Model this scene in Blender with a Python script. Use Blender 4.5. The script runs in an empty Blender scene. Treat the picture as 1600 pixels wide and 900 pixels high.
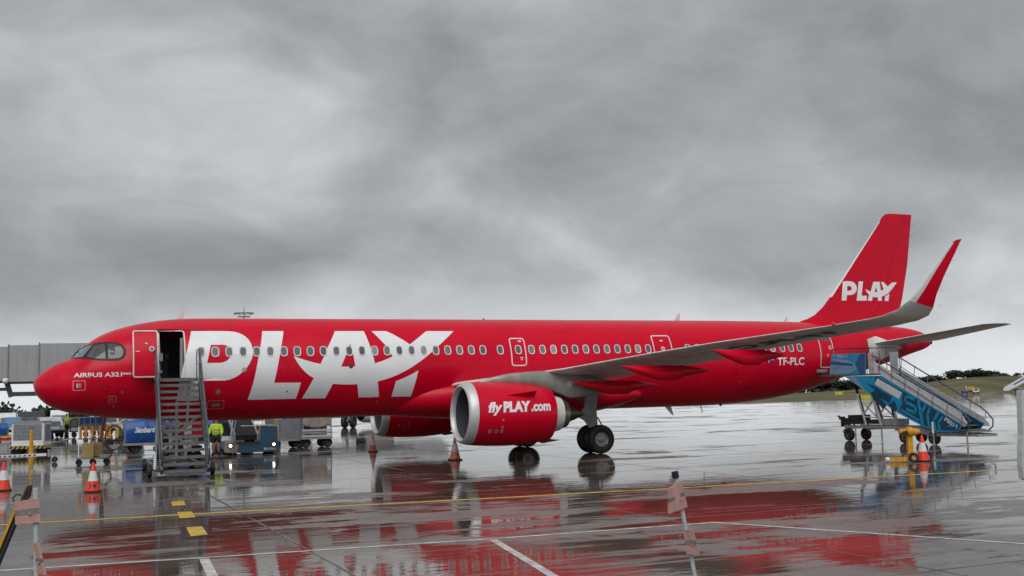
import bpy, bmesh, math, random
from math import sin, cos, pi, radians, sqrt, atan2
from mathutils import Vector, Matrix
from mathutils.geometry import tessellate_polygon
random.seed(7)
C = bpy.context.scene.collection
scn = bpy.context.scene
V = Vector

# ---------------------------------------------------------------- camera
# metres; X runs aft from the nose of the jet, Y away from the camera, Z up from the apron
CAM = V((0.28, -45.63, 2.70)); YAW, PITCH, ROLL = 0.4065, 0.0939, 0.0233
cd = bpy.data.cameras.new('camera'); cam = bpy.data.objects.new('camera', cd); C.objects.link(cam)
fw = V((sin(YAW)*cos(PITCH), cos(YAW)*cos(PITCH), sin(PITCH)))
rt = fw.cross(V((0, 0, 1))).normalized(); up = rt.cross(fw)
r2 = rt*cos(ROLL) - up*sin(ROLL); u2 = rt*sin(ROLL) + up*cos(ROLL)
m = Matrix.Identity(4)
for i in range(3):
    m[i][0] = r2[i]; m[i][1] = u2[i]; m[i][2] = -fw[i]; m[i][3] = CAM[i]
cam.matrix_world = m
cd.sensor_width = 36; cd.lens = 36*1712.3/1600; cd.clip_start = .1; cd.clip_end = 9000
scn.camera = cam

# ---------------------------------------------------------------- world: overcast
SKYLOC = (0.0, 0.0, 0.0)
SUN_EL, SUN_AZ = radians(48), radians(205)      # azimuth measured from +Y clockwise
w = bpy.data.worlds.new('World'); scn.world = w; w.use_nodes = True
nt = w.node_tree; nt.nodes.clear()
def N(nt, t, **k):
    n = nt.nodes.new(t)
    for a, b in k.items():
        if a == 'inp':
            for q, v in b.items(): n.inputs[q].default_value = v
        else: setattr(n, a, b)
    return n
def mth(nt, op, a, b=None, c=None, clamp=False):
    n = nt.nodes.new('ShaderNodeMath'); n.operation = op; n.use_clamp = clamp
    for i, v in enumerate((a, b, c)):
        if v is None: continue
        if isinstance(v, (int, float)): n.inputs[i].default_value = v
        else: nt.links.new(v, n.inputs[i])
    return n.outputs[0]
L = nt.links.new
out = N(nt, 'ShaderNodeOutputWorld'); bg = N(nt, 'ShaderNodeBackground'); bg.inputs['Strength'].default_value = 0.1
sky = N(nt, 'ShaderNodeTexSky'); sky.sky_type = 'NISHITA'; sky.sun_disc = False
sky.sun_elevation = SUN_EL; sky.sun_rotation = SUN_AZ
tc = N(nt, 'ShaderNodeTexCoord'); sp = N(nt, 'ShaderNodeSeparateXYZ'); L(tc.outputs['Generated'], sp.inputs[0])
mp = N(nt, 'ShaderNodeMapping', inp={'Rotation': (0, radians(-9), 0), 'Scale': (1.0, 1.0, 2.0), 'Location': SKYLOC})
L(tc.outputs['Generated'], mp.inputs[0])
n1 = N(nt, 'ShaderNodeTexNoise', inp={'Scale': 2.9, 'Detail': 5.0, 'Roughness': .45, 'Distortion': .6}); L(mp.outputs[0], n1.inputs['Vector'])
n2 = N(nt, 'ShaderNodeTexNoise', inp={'Scale': 7.5, 'Detail': 8.0, 'Roughness': .58, 'Distortion': .5}); L(mp.outputs[0], n2.inputs['Vector'])
nn = mth(nt, 'ADD', mth(nt, 'MULTIPLY', n1.outputs['Fac'], .72), mth(nt, 'MULTIPLY', n2.outputs['Fac'], .28))
cr = N(nt, 'ShaderNodeValToRGB'); L(nn, cr.inputs[0])
e = cr.color_ramp.elements
e[0].position = .36; e[0].color = (.215, .228, .242, 1); e[1].position = .67; e[1].color = (.52, .54, .56, 1)
k = e.new(.50); k.color = (.325, .340, .355, 1)
# towards the horizon the layer thins and brightens
hz = N(nt, 'ShaderNodeMapRange', inp={'From Min': 0.0, 'From Max': .15, 'To Min': 1.0, 'To Max': 0.0}); hz.interpolation_type = 'SMOOTHSTEP'
L(mth(nt, 'ADD', sp.outputs[2], mth(nt, 'MULTIPLY', mth(nt, 'SUBTRACT', .5, nn), .17)), hz.inputs[0])
hb = mth(nt, 'MULTIPLY', mth(nt, 'POWER', hz.outputs[0], 1.3), .92)
mxh = N(nt, 'ShaderNodeMix', data_type='RGBA'); L(hb, mxh.inputs[0]); L(cr.outputs[0], mxh.inputs[6]); mxh.inputs[7].default_value = (.66, .68, .70, 1)
sc10 = N(nt, 'ShaderNodeVectorMath', operation='SCALE'); L(mxh.outputs[2], sc10.inputs[0]); sc10.inputs['Scale'].default_value = 10.0
mx = N(nt, 'ShaderNodeMix', data_type='RGBA'); mx.inputs[0].default_value = .97
L(sky.outputs[0], mx.inputs[6]); L(sc10.outputs[0], mx.inputs[7])
L(mx.outputs[2], bg.inputs[0]); L(bg.outputs[0], out.inputs[0])
sl = bpy.data.lights.new('sun', 'SUN'); sl.energy = 1.5; sl.angle = radians(50); sl.color = (1, .985, .96)
so = bpy.data.objects.new('sun', sl); C.objects.link(so); so.location = (0, 0, 60)
sd = V((sin(SUN_AZ)*cos(SUN_EL), cos(SUN_AZ)*cos(SUN_EL), sin(SUN_EL)))
so.rotation_euler = sd.to_track_quat('Z', 'Y').to_euler()
scn.view_settings.view_transform = 'Standard'; scn.view_settings.look = 'None'
scn.view_settings.exposure = 0.30; scn.view_settings.gamma = 1.0
scn.render.resolution_x = 1024; scn.render.resolution_y = 576
scn.cycles.max_bounces = 6

# ---------------------------------------------------------------- materials
MATS = {}
def M(name, col, rough=.5, metal=0.0, var=.12, vs=3.0, bump=0.0, bs=20.0, coat=0.0, emit=0.0, ior=1.45, rvar=0.0, streak=None):
    if name in MATS: return MATS[name]
    mt = bpy.data.materials.new(name); mt.use_nodes = True; nt = mt.node_tree; b = nt.nodes['Principled BSDF']; L = nt.links.new
    b.inputs['Roughness'].default_value = rough; b.inputs['Metallic'].default_value = metal; b.inputs['IOR'].default_value = ior
    b.inputs['Coat Weight'].default_value = coat; b.inputs['Coat Roughness'].default_value = .12
    g = nt.nodes.new('ShaderNodeNewGeometry'); src = g.outputs['Position']
    if streak:
        mp = N(nt, 'ShaderNodeMapping', inp={'Scale': streak}); L(src, mp.inputs[0]); src = mp.outputs[0]
    n = N(nt, 'ShaderNodeTexNoise', inp={'Scale': vs, 'Detail': 6.0, 'Roughness': .6}); L(src, n.inputs['Vector'])
    r = N(nt, 'ShaderNodeMapRange', inp={'From Min': .3, 'From Max': .7, 'To Min': 1-var, 'To Max': 1+var*.6}); L(n.outputs['Fac'], r.inputs[0])
    h = N(nt, 'ShaderNodeHueSaturation', inp={'Color': (*col, 1)}); L(r.outputs[0], h.inputs['Value']); L(h.outputs[0], b.inputs['Base Color'])
    if rvar:
        rr = N(nt, 'ShaderNodeMapRange', inp={'From Min': .3, 'From Max': .7, 'To Min': max(.02, rough-rvar), 'To Max': rough+rvar}); L(n.outputs['Fac'], rr.inputs[0]); L(rr.outputs[0], b.inputs['Roughness'])
    if bump:
        n3 = N(nt, 'ShaderNodeTexNoise', inp={'Scale': bs, 'Detail': 3.0}); L(g.outputs['Position'], n3.inputs['Vector'])
        bp = N(nt, 'ShaderNodeBump', inp={'Strength': bump, 'Distance': .02}); L(n3.outputs['Fac'], bp.inputs['Height']); L(bp.outputs[0], b.inputs['Normal'])
    if emit:
        b.inputs['Emission Color'].default_value = (1, .86, .62, 1); b.inputs['Emission Strength'].default_value = emit
    MATS[name] = mt; return mt

def paint_red():
    """airframe red: frame and stringer seams, faint oil streaks, wet gloss"""
    mt = M('red_airframe_paint', (.62, .0005, .022), .28, coat=0.0, var=.10, vs=.7, rvar=.06)
    nt = mt.node_tree; b = nt.nodes['Principled BSDF']; L = nt.links.new; b.inputs['Specular IOR Level'].default_value = .28
    g = nt.nodes.new('ShaderNodeNewGeometry'); s = N(nt, 'ShaderNodeSeparateXYZ'); L(g.outputs['Position'], s.inputs[0])
    def seam(o, per, off, wd):
        f = mth(nt, 'FRACT', mth(nt, 'DIVIDE', mth(nt, 'ADD', o, off), per))
        d = mth(nt, 'MULTIPLY', mth(nt, 'ABSOLUTE', mth(nt, 'SUBTRACT', f, .5)), per)
        return mth(nt, 'LESS_THAN', d, wd)
    a = seam(s.outputs[0], 2.132, .3, .010); c = seam(s.outputs[2], 1.12, .18, .008)
    sm = mth(nt, 'MAXIMUM', a, c)
    # thin run-off streaks following the skin downwards
    mp = N(nt, 'ShaderNodeMapping', inp={'Scale': (7.0, .6, .5)}); L(g.outputs['Position'], mp.inputs[0])
    n = N(nt, 'ShaderNodeTexNoise', inp={'Scale': 1.0, 'Detail': 5.0, 'Roughness': .65}); L(mp.outputs[0], n.inputs['Vector'])
    st = N(nt, 'ShaderNodeMapRange', inp={'From Min': .50, 'From Max': .78, 'To Min': 0.0, 'To Max': .22}); L(n.outputs['Fac'], st.inputs[0])
    dk = mth(nt, 'ADD', mth(nt, 'MULTIPLY', sm, .42), st.outputs[0], clamp=True)
    src = b.inputs['Base Color'].links[0].from_socket
    mix = N(nt, 'ShaderNodeMix', data_type='RGBA'); L(dk, mix.inputs[0]); L(src, mix.inputs[6]); mix.inputs[7].default_value = (.20, .003, .012, 1); L(mix.outputs[2], b.inputs['Base Color'])
    n4 = N(nt, 'ShaderNodeTexNoise', inp={'Scale': .9, 'Detail': 3.0}); L(g.outputs['Position'], n4.inputs['Vector'])
    hh = mth(nt, 'SUBTRACT', mth(nt, 'MULTIPLY', n4.outputs['Fac'], .6), mth(nt, 'MULTIPLY', sm, .15))
    bp = N(nt, 'ShaderNodeBump', inp={'Strength': .25, 'Distance': .02}); L(hh, bp.inputs['Height']); L(bp.outputs[0], b.inputs['Normal'])
    return mt
RED = paint_red()
WHITE = M('white_airframe_paint', (.80, .81, .82), .34, var=.07, vs=1.2, coat=.4)
GREYP = M('light_grey_wing_paint', (.68, .68, .66), .40, var=.22, vs=.9, streak=(.6, 2.5, 1), coat=.2, rvar=.08)
GREYD = M('grey_structure_paint', (.26, .27, .27), .45, var=.3, vs=2.5)
ALU = M('bare_aluminium', (.62, .63, .64), .28, 1.0, var=.1, vs=2)
STEEL = M('dark_nozzle_metal', (.10, .095, .09), .42, .9, var=.3, vs=4)
BRONZE = M('heat_stained_nozzle_metal', (.30, .25, .19), .38, .9, var=.3, vs=6)
BLACK = M('black_rubber', (.018, .018, .019), .62, var=.35, vs=6)
BLACKP = M('black_paint', (.014, .015, .017), .55, var=.3)
GLASS = M('dark_tinted_glass', (.035, .042, .048), .06, var=.2, coat=.5)
COCK = M('cockpit_side_glass', (.085, .085, .08), .08, var=.35, vs=2.2, coat=.4)
WSHLD = M('windscreen_glass', (.17, .22, .23), .08, var=.2, vs=3, coat=.4)
CABW = M('cabin_window_pane', (.145, .16, .17), .14, var=.25, vs=9, coat=.2)
def blinds():
    nt = CABW.node_tree; b = nt.nodes['Principled BSDF']; oi = nt.nodes.new('ShaderNodeObjectInfo')
    r = N(nt, 'ShaderNodeValToRGB'); r.color_ramp.interpolation = 'CONSTANT'; e = r.color_ramp.elements
    e[0].color = (.10, .115, .125, 1); e[1].position = .35; e[1].color = (.17, .185, .19, 1); k = e.new(.68); k.color = (.135, .15, .16, 1); k = e.new(.86); k.color = (.27, .28, .285, 1)
    nt.links.new(oi.outputs['Random'], r.inputs[0]); nt.links.new(r.outputs[0], b.inputs['Base Color'])
blinds()
WINF = M('cabin_window_frame', (.68, .66, .66), .4, var=.1)
LETT = WHITE
HUB = M('wheel_hub_metal', (.33, .33, .32), .42, .6, var=.3, vs=12)
GALV = M('galvanised_steel', (.13, .15, .17), .38, .55, var=.35, vs=7, rvar=.1)
GALVL = M('light_painted_steel', (.50, .52, .54), .45, .1, var=.25, vs=5)
TREAD = M('worn_tread_plate', (.16, .16, .15), .42, .3, var=.35, vs=14)
BLUEP = M('bright_blue_panel_print', (.010, .31, .58), .42, var=.18, vs=1.3)
NAVY = M('navy_panel_print', (.008, .065, .13), .42, var=.2, vs=1.5)
SKYP = M('pale_sky_panel_print', (.17, .36, .56), .45, var=.3, vs=1.4, streak=(1, 1, 3))
TARP = M('blue_tarpaulin', (.012, .075, .30), .34, var=.3, vs=2.2, bump=.9, bs=3.0)
TUGBLUE = M('dark_blue_vehicle_paint', (.018, .085, .155), .38, var=.25, vs=4, coat=.3)
VBLUE = M('blue_vehicle_paint', (.02, .09, .30), .38, var=.25, vs=4, coat=.3)
VWHITE = M('white_vehicle_paint', (.72, .73, .74), .36, var=.18, vs=3, coat=.3)
YEL = M('yellow_equipment_paint', (.62, .30, .012), .42, var=.25, vs=9)
YELP = M('pale_yellow_box_paint', (.50, .38, .12), .5, var=.25, vs=7)
ORAN = M('orange_sleeve', (.70, .24, .02), .5, var=.2, vs=9)
CONEO = M('orange_red_cone_plastic', (.80, .045, .018), .42, var=.15, vs=12)
CONEF = M('faded_cone_plastic', (.42, .10, .06), .55, var=.3, vs=9)
CONEW = M('cone_reflective_white', (.66, .68, .70), .4, var=.15, vs=12)
CONEWD = M('dirty_cone_sleeve', (.36, .36, .36), .5, var=.3, vs=9)
CANVAS = M('beige_canvas', (.30, .27, .235), .7, var=.25, vs=4, bump=.8, bs=6)
GREYC = M('grey_container_panel', (.22, .25, .285), .45, .2, var=.25, vs=3)
PINK = M('faded_pink_board', (.47, .27, .235), .6, var=.22, vs=9, streak=(1, 1, .4))
TAPE = M('grey_reflective_tape', (.20, .185, .17), .5, var=.35, vs=14)
POST = M('pale_grey_post', (.42, .47, .48), .45, var=.2, vs=8)
HIVIS = M('hi_vis_fabric', (.50, .75, .03), .6, var=.2, vs=8, bump=.4, bs=14)
TROU = M('dark_shorts_fabric', (.016, .018, .025), .7, var=.2)
SKIN = M('skin', (.42, .22, .15), .5, var=.12, vs=14)
HAIR = M('hair', (.035, .022, .015), .6)
HOSE = M('brown_hose', (.16, .075, .05), .45, var=.3, vs=20)
CABLE = M('black_cable', (.015, .015, .016), .5)
LAMP = M('lit_headlamp', (.9, .85, .75), .2, emit=6)
REDL = M('red_lamp', (.6, .04, .03), .3)
HUBD = M('dark_dirty_hub', (.07, .07, .072), .5, .3, var=.3, vs=12)
INTER = M('cabin_interior', (.055, .055, .06), .5, var=.3)
INTL = M('cabin_trim', (.30, .30, .31), .5)
BRIDGE = M('jet_bridge_cladding', (.36, .365, .375), .5, .1, var=.10, vs=.5)
BRIDGED = M('jet_bridge_steel', (.20, .215, .23), .45, .3, var=.2, vs=1)
MESHP = M('grey_mesh_panel', (.20, .21, .23), .5, var=.3, vs=7)
BARK = M('bark', (.06, .05, .04), .8)
LEAFD = M('dark_foliage', (.028, .042, .022), .7, var=.5, vs=.5)
YMARK = M('yellow_ground_paint', (.66, .42, .02), .42, var=.40, vs=4, rvar=.12)
WMARK = M('white_ground_paint', (.60, .59, .57), .36, var=.55, vs=4, rvar=.12)
JOINT = M('joint_sealant', (.018, .018, .018), .5)
DKPATCH = M('dark_ground_patch', (.035, .03, .032), .10, var=.4, vs=3)

def wet_ground(name, base, far=False):
    mt = bpy.data.materials.new(name); mt.use_nodes = True; nt = mt.node_tree; b = nt.nodes['Principled BSDF']; L = nt.links.new
    g = nt.nodes.new('ShaderNodeNewGeometry'); P = g.outputs['Position']
    big = N(nt, 'ShaderNodeTexNoise', inp={'Scale': .16, 'Detail': 6.0, 'Roughness': .62, 'Distortion': .8}); L(P, big.inputs['Vector'])
    mp = N(nt, 'ShaderNodeMapping', inp={'Scale': (.10, .55, 1), 'Rotation': (0, 0, radians(-22))}); L(P, mp.inputs[0])
    band = N(nt, 'ShaderNodeTexNoise', inp={'Scale': 1.0, 'Detail': 5.0, 'Roughness': .6, 'Distortion': .6}); L(mp.outputs[0], band.inputs['Vector'])
    fine = N(nt, 'ShaderNodeTexNoise', inp={'Scale': 60.0, 'Detail': 2.0}); L(P, fine.inputs['Vector'])
    mid = N(nt, 'ShaderNodeTexNoise', inp={'Scale': 1.4, 'Detail': 5.0, 'Roughness': .6}); L(P, mid.inputs['Vector'])
    wet = mth(nt, 'ADD', mth(nt, 'MULTIPLY', big.outputs['Fac'], .5), mth(nt, 'MULTIPLY', band.outputs['Fac'], .5))
    mp3 = N(nt, 'ShaderNodeMapping', inp={'Scale': (.07, 1.15, 1), 'Rotation': (0, 0, radians(-4)), 'Location': (3, 1, 0)}); L(P, mp3.inputs[0])
    rdg = N(nt, 'ShaderNodeTexNoise', inp={'Scale': 1.0, 'Detail': 4.0, 'Roughness': .55, 'Distortion': .4}); L(mp3.outputs[0], rdg.inputs['Vector'])
    rl = N(nt, 'ShaderNodeMapRange', inp={'From Min': 0.0, 'From Max': .02, 'To Min': .06, 'To Max': 0.0}); L(mth(nt, 'ABSOLUTE', mth(nt, 'SUBTRACT', rdg.outputs['Fac'], .5)), rl.inputs[0])
    wet = mth(nt, 'SUBTRACT', wet, rl.outputs[0])
    sy = N(nt, 'ShaderNodeSeparateXYZ'); L(P, sy.inputs[0])      # the bays fall away towards the stands, where the water stands deeper
    dr = N(nt, 'ShaderNodeMapRange', inp={'From Min': -22.0, 'From Max': -12.0, 'To Min': 0.0, 'To Max': .036}); L(sy.outputs[1], dr.inputs[0])
    wet = mth(nt, 'ADD', wet, dr.outputs[0])
    wr = N(nt, 'ShaderNodeMapRange', inp={'From Min': .448, 'From Max': .497}); wr.interpolation_type = 'SMOOTHSTEP'; L(wet, wr.inputs[0])   # 0 = damp film, 1 = standing water
    fac = wr.outputs[0]
    # colour
    cm = N(nt, 'ShaderNodeMix', data_type='RGBA'); L(fac, cm.inputs[0]); cm.inputs[6].default_value = (.175, .158, .142, 1); cm.inputs[7].default_value = (.088, .066, .052, 1)
    v = N(nt, 'ShaderNodeMapRange', inp={'From Min': .3, 'From Max': .7, 'To Min': .72, 'To Max': 1.18}); L(mid.outputs['Fac'], v.inputs[0])
    v2 = N(nt, 'ShaderNodeMapRange', inp={'From Min': .3, 'From Max': .7, 'To Min': .88, 'To Max': 1.1}); L(fine.outputs['Fac'], v2.inputs[0])
    st = N(nt, 'ShaderNodeTexNoise', inp={'Scale': .55, 'Detail': 8.0, 'Roughness': .7, 'Distortion': 1.2}); L(P, st.inputs['Vector'])
    sr = N(nt, 'ShaderNodeMapRange', inp={'From Min': .56, 'From Max': .68, 'To Min': 1.0, 'To Max': .62}); L(st.outputs['Fac'], sr.inputs[0])
    hs = N(nt, 'ShaderNodeHueSaturation'); L(cm.outputs[2], hs.inputs['Color']); L(mth(nt, 'MULTIPLY', mth(nt, 'MULTIPLY', v.outputs[0], sr.outputs[0]), v2.outputs[0]), hs.inputs['Value']); L(hs.outputs[0], b.inputs['Base Color'])
    # roughness
    rr = N(nt, 'ShaderNodeMapRange', inp={'From Min': 0, 'From Max': 1, 'To Min': .33, 'To Max': .02}); L(fac, rr.inputs[0]); L(rr.outputs[0], b.inputs['Roughness'])
    b.inputs['IOR'].default_value = 1.33
    # ripples on water, grain on concrete, long shallow undulation
    mp2 = N(nt, 'ShaderNodeMapping', inp={'Scale': (1.0, 2.2, 1), 'Rotation': (0, 0, radians(-24))}); L(P, mp2.inputs[0])
    rip = N(nt, 'ShaderNodeTexNoise', inp={'Scale': 1.3, 'Detail': 4.0, 'Roughness': .55}); L(mp2.outputs[0], rip.inputs['Vector'])
    h = mth(nt, 'ADD', mth(nt, 'MULTIPLY', rip.outputs['Fac'], .0026), mth(nt, 'MULTIPLY', mth(nt, 'MULTIPLY', fine.outputs['Fac'], mth(nt, 'SUBTRACT', 1.0, fac)), .0007))
    h = mth(nt, 'ADD', h, mth(nt, 'ADD', mth(nt, 'MULTIPLY', band.outputs['Fac'], .006), mth(nt, 'MULTIPLY', rdg.outputs['Fac'], .0028)))
    bp = N(nt, 'ShaderNodeBump', inp={'Strength': 1.0, 'Distance': 1.0}); L(h, bp.inputs['Height']); L(bp.outputs[0], b.inputs['Normal'])
    return mt
CONC = wet_ground('wet_concrete', (.115, .108, .102))
APR = wet_ground('wet_apron_surface', (.115, .108, .102), True)
def grass_mat():
    mt = M('rough_grass', (.115, .095, .030), .9, var=.35, vs=.05)
    nt = mt.node_tree; b = nt.nodes['Principled BSDF']; L = nt.links.new
    g = nt.nodes.new('ShaderNodeNewGeometry')
    n = N(nt, 'ShaderNodeTexNoise', inp={'Scale': .035, 'Detail': 7.0, 'Roughness': .65}); L(g.outputs['Position'], n.inputs['Vector'])
    r = N(nt, 'ShaderNodeValToRGB'); L(n.outputs['Fac'], r.inputs[0]); e = r.color_ramp.elements
    e[0].position = .38; e[0].color = (.060, .062, .018, 1); e[1].position = .62; e[1].color = (.165, .125, .050, 1)
    L(r.outputs[0], b.inputs['Base Color']); return mt
GRASS = grass_mat()

# ---------------------------------------------------------------- building helpers
class B:
    def __init__(s): s.v = []; s.f = []; s.mi = []
    def add(s, vs, fs, mi=0):
        o = len(s.v); s.v += [tuple(p) for p in vs]; s.f += [tuple(i+o for i in f) for f in fs]; s.mi += [mi]*len(fs); return s
    def box(s, c, d, mi=0, rz=0, rx=0, ry=0):
        R = Matrix.Rotation(rz, 3, 'Z') @ Matrix.Rotation(ry, 3, 'Y') @ Matrix.Rotation(rx, 3, 'X')
        vs = [V(c) + R @ V((x*d[0]/2, y*d[1]/2, z*d[2]/2)) for x in (-1, 1) for y in (-1, 1) for z in (-1, 1)]
        return s.add(vs, [(0, 1, 3, 2), (4, 6, 7, 5), (0, 4, 5, 1), (2, 3, 7, 6), (0, 2, 6, 4), (1, 5, 7, 3)], mi)
    def beam(s, a, b, w, h=None, mi=0, up=(0, 0, 1)):
        a, b = V(a), V(b); h = h or w; d = (b-a).normalized(); upv = V(up)
        if abs(d.dot(upv)) > .98: upv = V((0, 1, 0))
        r = d.cross(upv).normalized(); u = r.cross(d)
        vs = [p + r*x*w/2 + u*z*h/2 for p in (a, b) for x, z in ((-1, -1), (1, -1), (1, 1), (-1, 1))]
        return s.add(vs, [(3, 2, 1, 0), (4, 5, 6, 7), (0, 1, 5, 4), (1, 2, 6, 5), (2, 3, 7, 6), (3, 0, 4, 7)], mi)
    def path(s, pts, r, n=8, mi=0, closed=False, caps=True):
        pts = [V(p) for p in pts]; rs = r if isinstance(r, (list, tuple)) else [r]*len(pts); vs = []; fs = []; K = len(pts); prev = None
        for i, p in enumerate(pts):
            if closed: d = (pts[(i+1) % K]-pts[i-1]).normalized()
            else: d = (pts[min(i+1, K-1)]-pts[max(i-1, 0)]).normalized()
            if prev is None: prev = d.orthogonal().normalized()
            u = (prev - d*prev.dot(d)).normalized(); prev = u; q = d.cross(u)
            for k in range(n): a = 2*pi*k/n; vs.append(p + u*cos(a)*rs[i] + q*sin(a)*rs[i])
        for i in range(K if closed else K-1):
            j = (i+1) % K
            for k in range(n): l = (k+1) % n; fs.append((i*n+k, i*n+l, j*n+l, j*n+k))
        if not closed and caps: fs.append(tuple(range(n-1, -1, -1))); fs.append(tuple((K-1)*n+k for k in range(n)))
        return s.add(vs, fs, mi)
    def lathe(s, prof, c, ax=(1, 0, 0), n=40, mi=0, caps=False):
        """prof = (distance along ax, radius)"""
        ax = V(ax).normalized(); u = ax.orthogonal().normalized(); q = ax.cross(u); vs = []; fs = []
        for t, r in prof:
            for k in range(n): a = 2*pi*k/n; vs.append(V(c)+ax*t+(u*cos(a)+q*sin(a))*r)
        for i in range(len(prof)-1):
            for k in range(n): l = (k+1) % n; fs.append((i*n+k, i*n+l, (i+1)*n+l, (i+1)*n+k))
        if caps: fs.append(tuple(range(n-1, -1, -1))); fs.append(tuple((len(prof)-1)*n+k for k in range(n)))
        return s.add(vs, fs, mi)
    def prism(s, poly, ax, a, b, mi=0):
        """poly in the plane normal to ax ('x': (y,z), 'y': (x,z), 'z': (x,y)), from a to b"""
        n = len(poly)
        def P(p, t): return (t, p[0], p[1]) if ax == 'x' else ((p[0], t, p[1]) if ax == 'y' else (p[0], p[1], t))
        vs = [P(p, a) for p in poly]+[P(p, b) for p in poly]
        fs = [tuple(range(n)), tuple(range(2*n-1, n-1, -1))]+[(i, (i+1) % n, (i+1) % n+n, i+n) for i in range(n)]
        return s.add(vs, fs, mi)
    def ball(s, c, r, n=12, mi=0, sc=(1, 1, 1)):
        prof = [(-cos(pi*i/(n//2)), sin(pi*i/(n//2))) for i in range(n//2+1)]
        vs = []; fs = []; K = len(prof)
        for t, q in prof:
            for k in range(n): a = 2*pi*k/n; vs.append((c[0]+r*sc[0]*q*cos(a), c[1]+r*sc[1]*q*sin(a), c[2]+r*sc[2]*t))
        for i in range(K-1):
            for k in range(n): l = (k+1) % n; fs.append((i*n+k, i*n+l, (i+1)*n+l, (i+1)*n+k))
        return s.add(vs, fs, mi)
    def mesh(s, name, mats, smooth=False):
        me = bpy.data.meshes.new(name); me.from_pydata(s.v, [], s.f)
        for m_ in (mats if isinstance(mats, (list, tuple)) else [mats]): me.materials.append(m_)
        me.polygons.foreach_set('material_index', s.mi)
        bm = bmesh.new(); bm.from_mesh(me); bmesh.ops.remove_doubles(bm, verts=bm.verts, dist=1e-5)
        bmesh.ops.recalc_face_normals(bm, faces=bm.faces); bm.to_mesh(me); bm.free()
        if smooth:
            me.polygons.foreach_set('use_smooth', [True]*len(me.polygons)); me.set_sharp_from_angle(angle=radians(38))
        return me
    def build(s, name, mats, parent=None, smooth=False, label=None):
        return link(name, s.mesh(name, mats, smooth), parent, label)
def link(name, me, parent=None, label=None):
    o = bpy.data.objects.new(name, me); C.objects.link(o)
    if parent is not None:
        o.parent = parent
        if parent.get('_w'): o.location = [-a for a in parent.location]
    if label: o['label'] = label
    return o
def thing(name, label, cat, loc=(0, 0, 0), rz=0, group=None, world=False):
    """world=True: parts are drawn in world metres although the Empty stands at the base"""
    o = bpy.data.objects.new(name, None); C.objects.link(o); o.empty_display_size = .3
    o.location = loc; o.rotation_euler = (0, 0, rz); o['label'] = label; o['category'] = cat
    if group: o['group'] = group
    if world: o['_w'] = 1
    return o
def tag(o, label, cat, group=None):
    o['label'] = label; o['category'] = cat
    if group: o['group'] = group
    return o
def struct(o, kind='structure'): o['kind'] = kind; return o
def copy_tree(o, parent=None):
    c = o.copy(); C.objects.link(c)
    if parent: c.parent = parent
    for ch in list(o.children): copy_tree(ch, c)
    return c
def pchip(xs, ys):
    n = len(xs); h = [xs[i+1]-xs[i] for i in range(n-1)]; d = [(ys[i+1]-ys[i])/h[i] for i in range(n-1)]; mm = [0]*n
    mm[0], mm[-1] = d[0], d[-1]
    for i in range(1, n-1):
        if d[i-1]*d[i] <= 0: mm[i] = 0
        else:
            w1 = 2*h[i]+h[i-1]; w2 = h[i]+2*h[i-1]; mm[i] = (w1+w2)/(w1/d[i-1]+w2/d[i])
    def f(x):
        if x <= xs[0]: return ys[0]
        if x >= xs[-1]: return ys[-1]
        i = 0
        while x > xs[i+1]: i += 1
        t = (x-xs[i])/h[i]
        return (ys[i]*(1+2*t)*(1-t)**2 + h[i]*mm[i]*t*(1-t)**2 + ys[i+1]*t*t*(3-2*t) + h[i]*mm[i+1]*t*t*(t-1))
    return f
def rrect(x0, z0, x1, z1, r, n=5):
    P = []
    for cx, cz, a0 in ((x1-r, z1-r, 0), (x0+r, z1-r, 90), (x0+r, z0+r, 180), (x1-r, z0+r, 270)):
        for i in range(n+1): a = radians(a0+90*i/n); P.append((cx+r*cos(a), cz+r*sin(a)))
    return P
def decal_mesh(name, loops_list, fn, mat, cx=None, cz=None, tris=None):
    """flat 2-D shapes (outer loop + holes) cut into strips and laid on a surface fn(x, z) -> point"""
    bm = bmesh.new()
    if tris:
        vs = [bm.verts.new((a, 0, b)) for a, b in tris[0]]
        for t in tris[1]:
            try: bm.faces.new([vs[i] for i in t])
            except ValueError: pass
    for loops in loops_list:
        pts = [V((a, b, 0)) for lp in loops for a, b in lp]
        vs = [bm.verts.new((p.x, 0, p.y)) for p in pts]
        for t in tessellate_polygon([[V((a, b, 0)) for a, b in lp] for lp in loops]):
            try: bm.faces.new([vs[i] for i in t])
            except ValueError: pass
    bmesh.ops.remove_doubles(bm, verts=bm.verts, dist=1e-4)
    for step, ax in ((cx, 0), (cz, 2)):
        if not step: continue
        lo = min(v.co[ax] for v in bm.verts); hi = max(v.co[ax] for v in bm.verts); t = math.ceil(lo/step)*step
        no = V((1, 0, 0)) if ax == 0 else V((0, 0, 1))
        while t < hi:
            bmesh.ops.bisect_plane(bm, geom=bm.verts[:]+bm.edges[:]+bm.faces[:], plane_co=no*t, plane_no=no); t += step
    for v in bm.verts: v.co = V(fn(v.co.x, v.co.z))
    bmesh.ops.recalc_face_normals(bm, faces=bm.faces)
    me = bpy.data.meshes.new(name); bm.to_mesh(me); bm.free(); me.materials.append(mat)
    me.polygons.foreach_set('use_smooth', [True]*len(me.polygons)); return me
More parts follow.
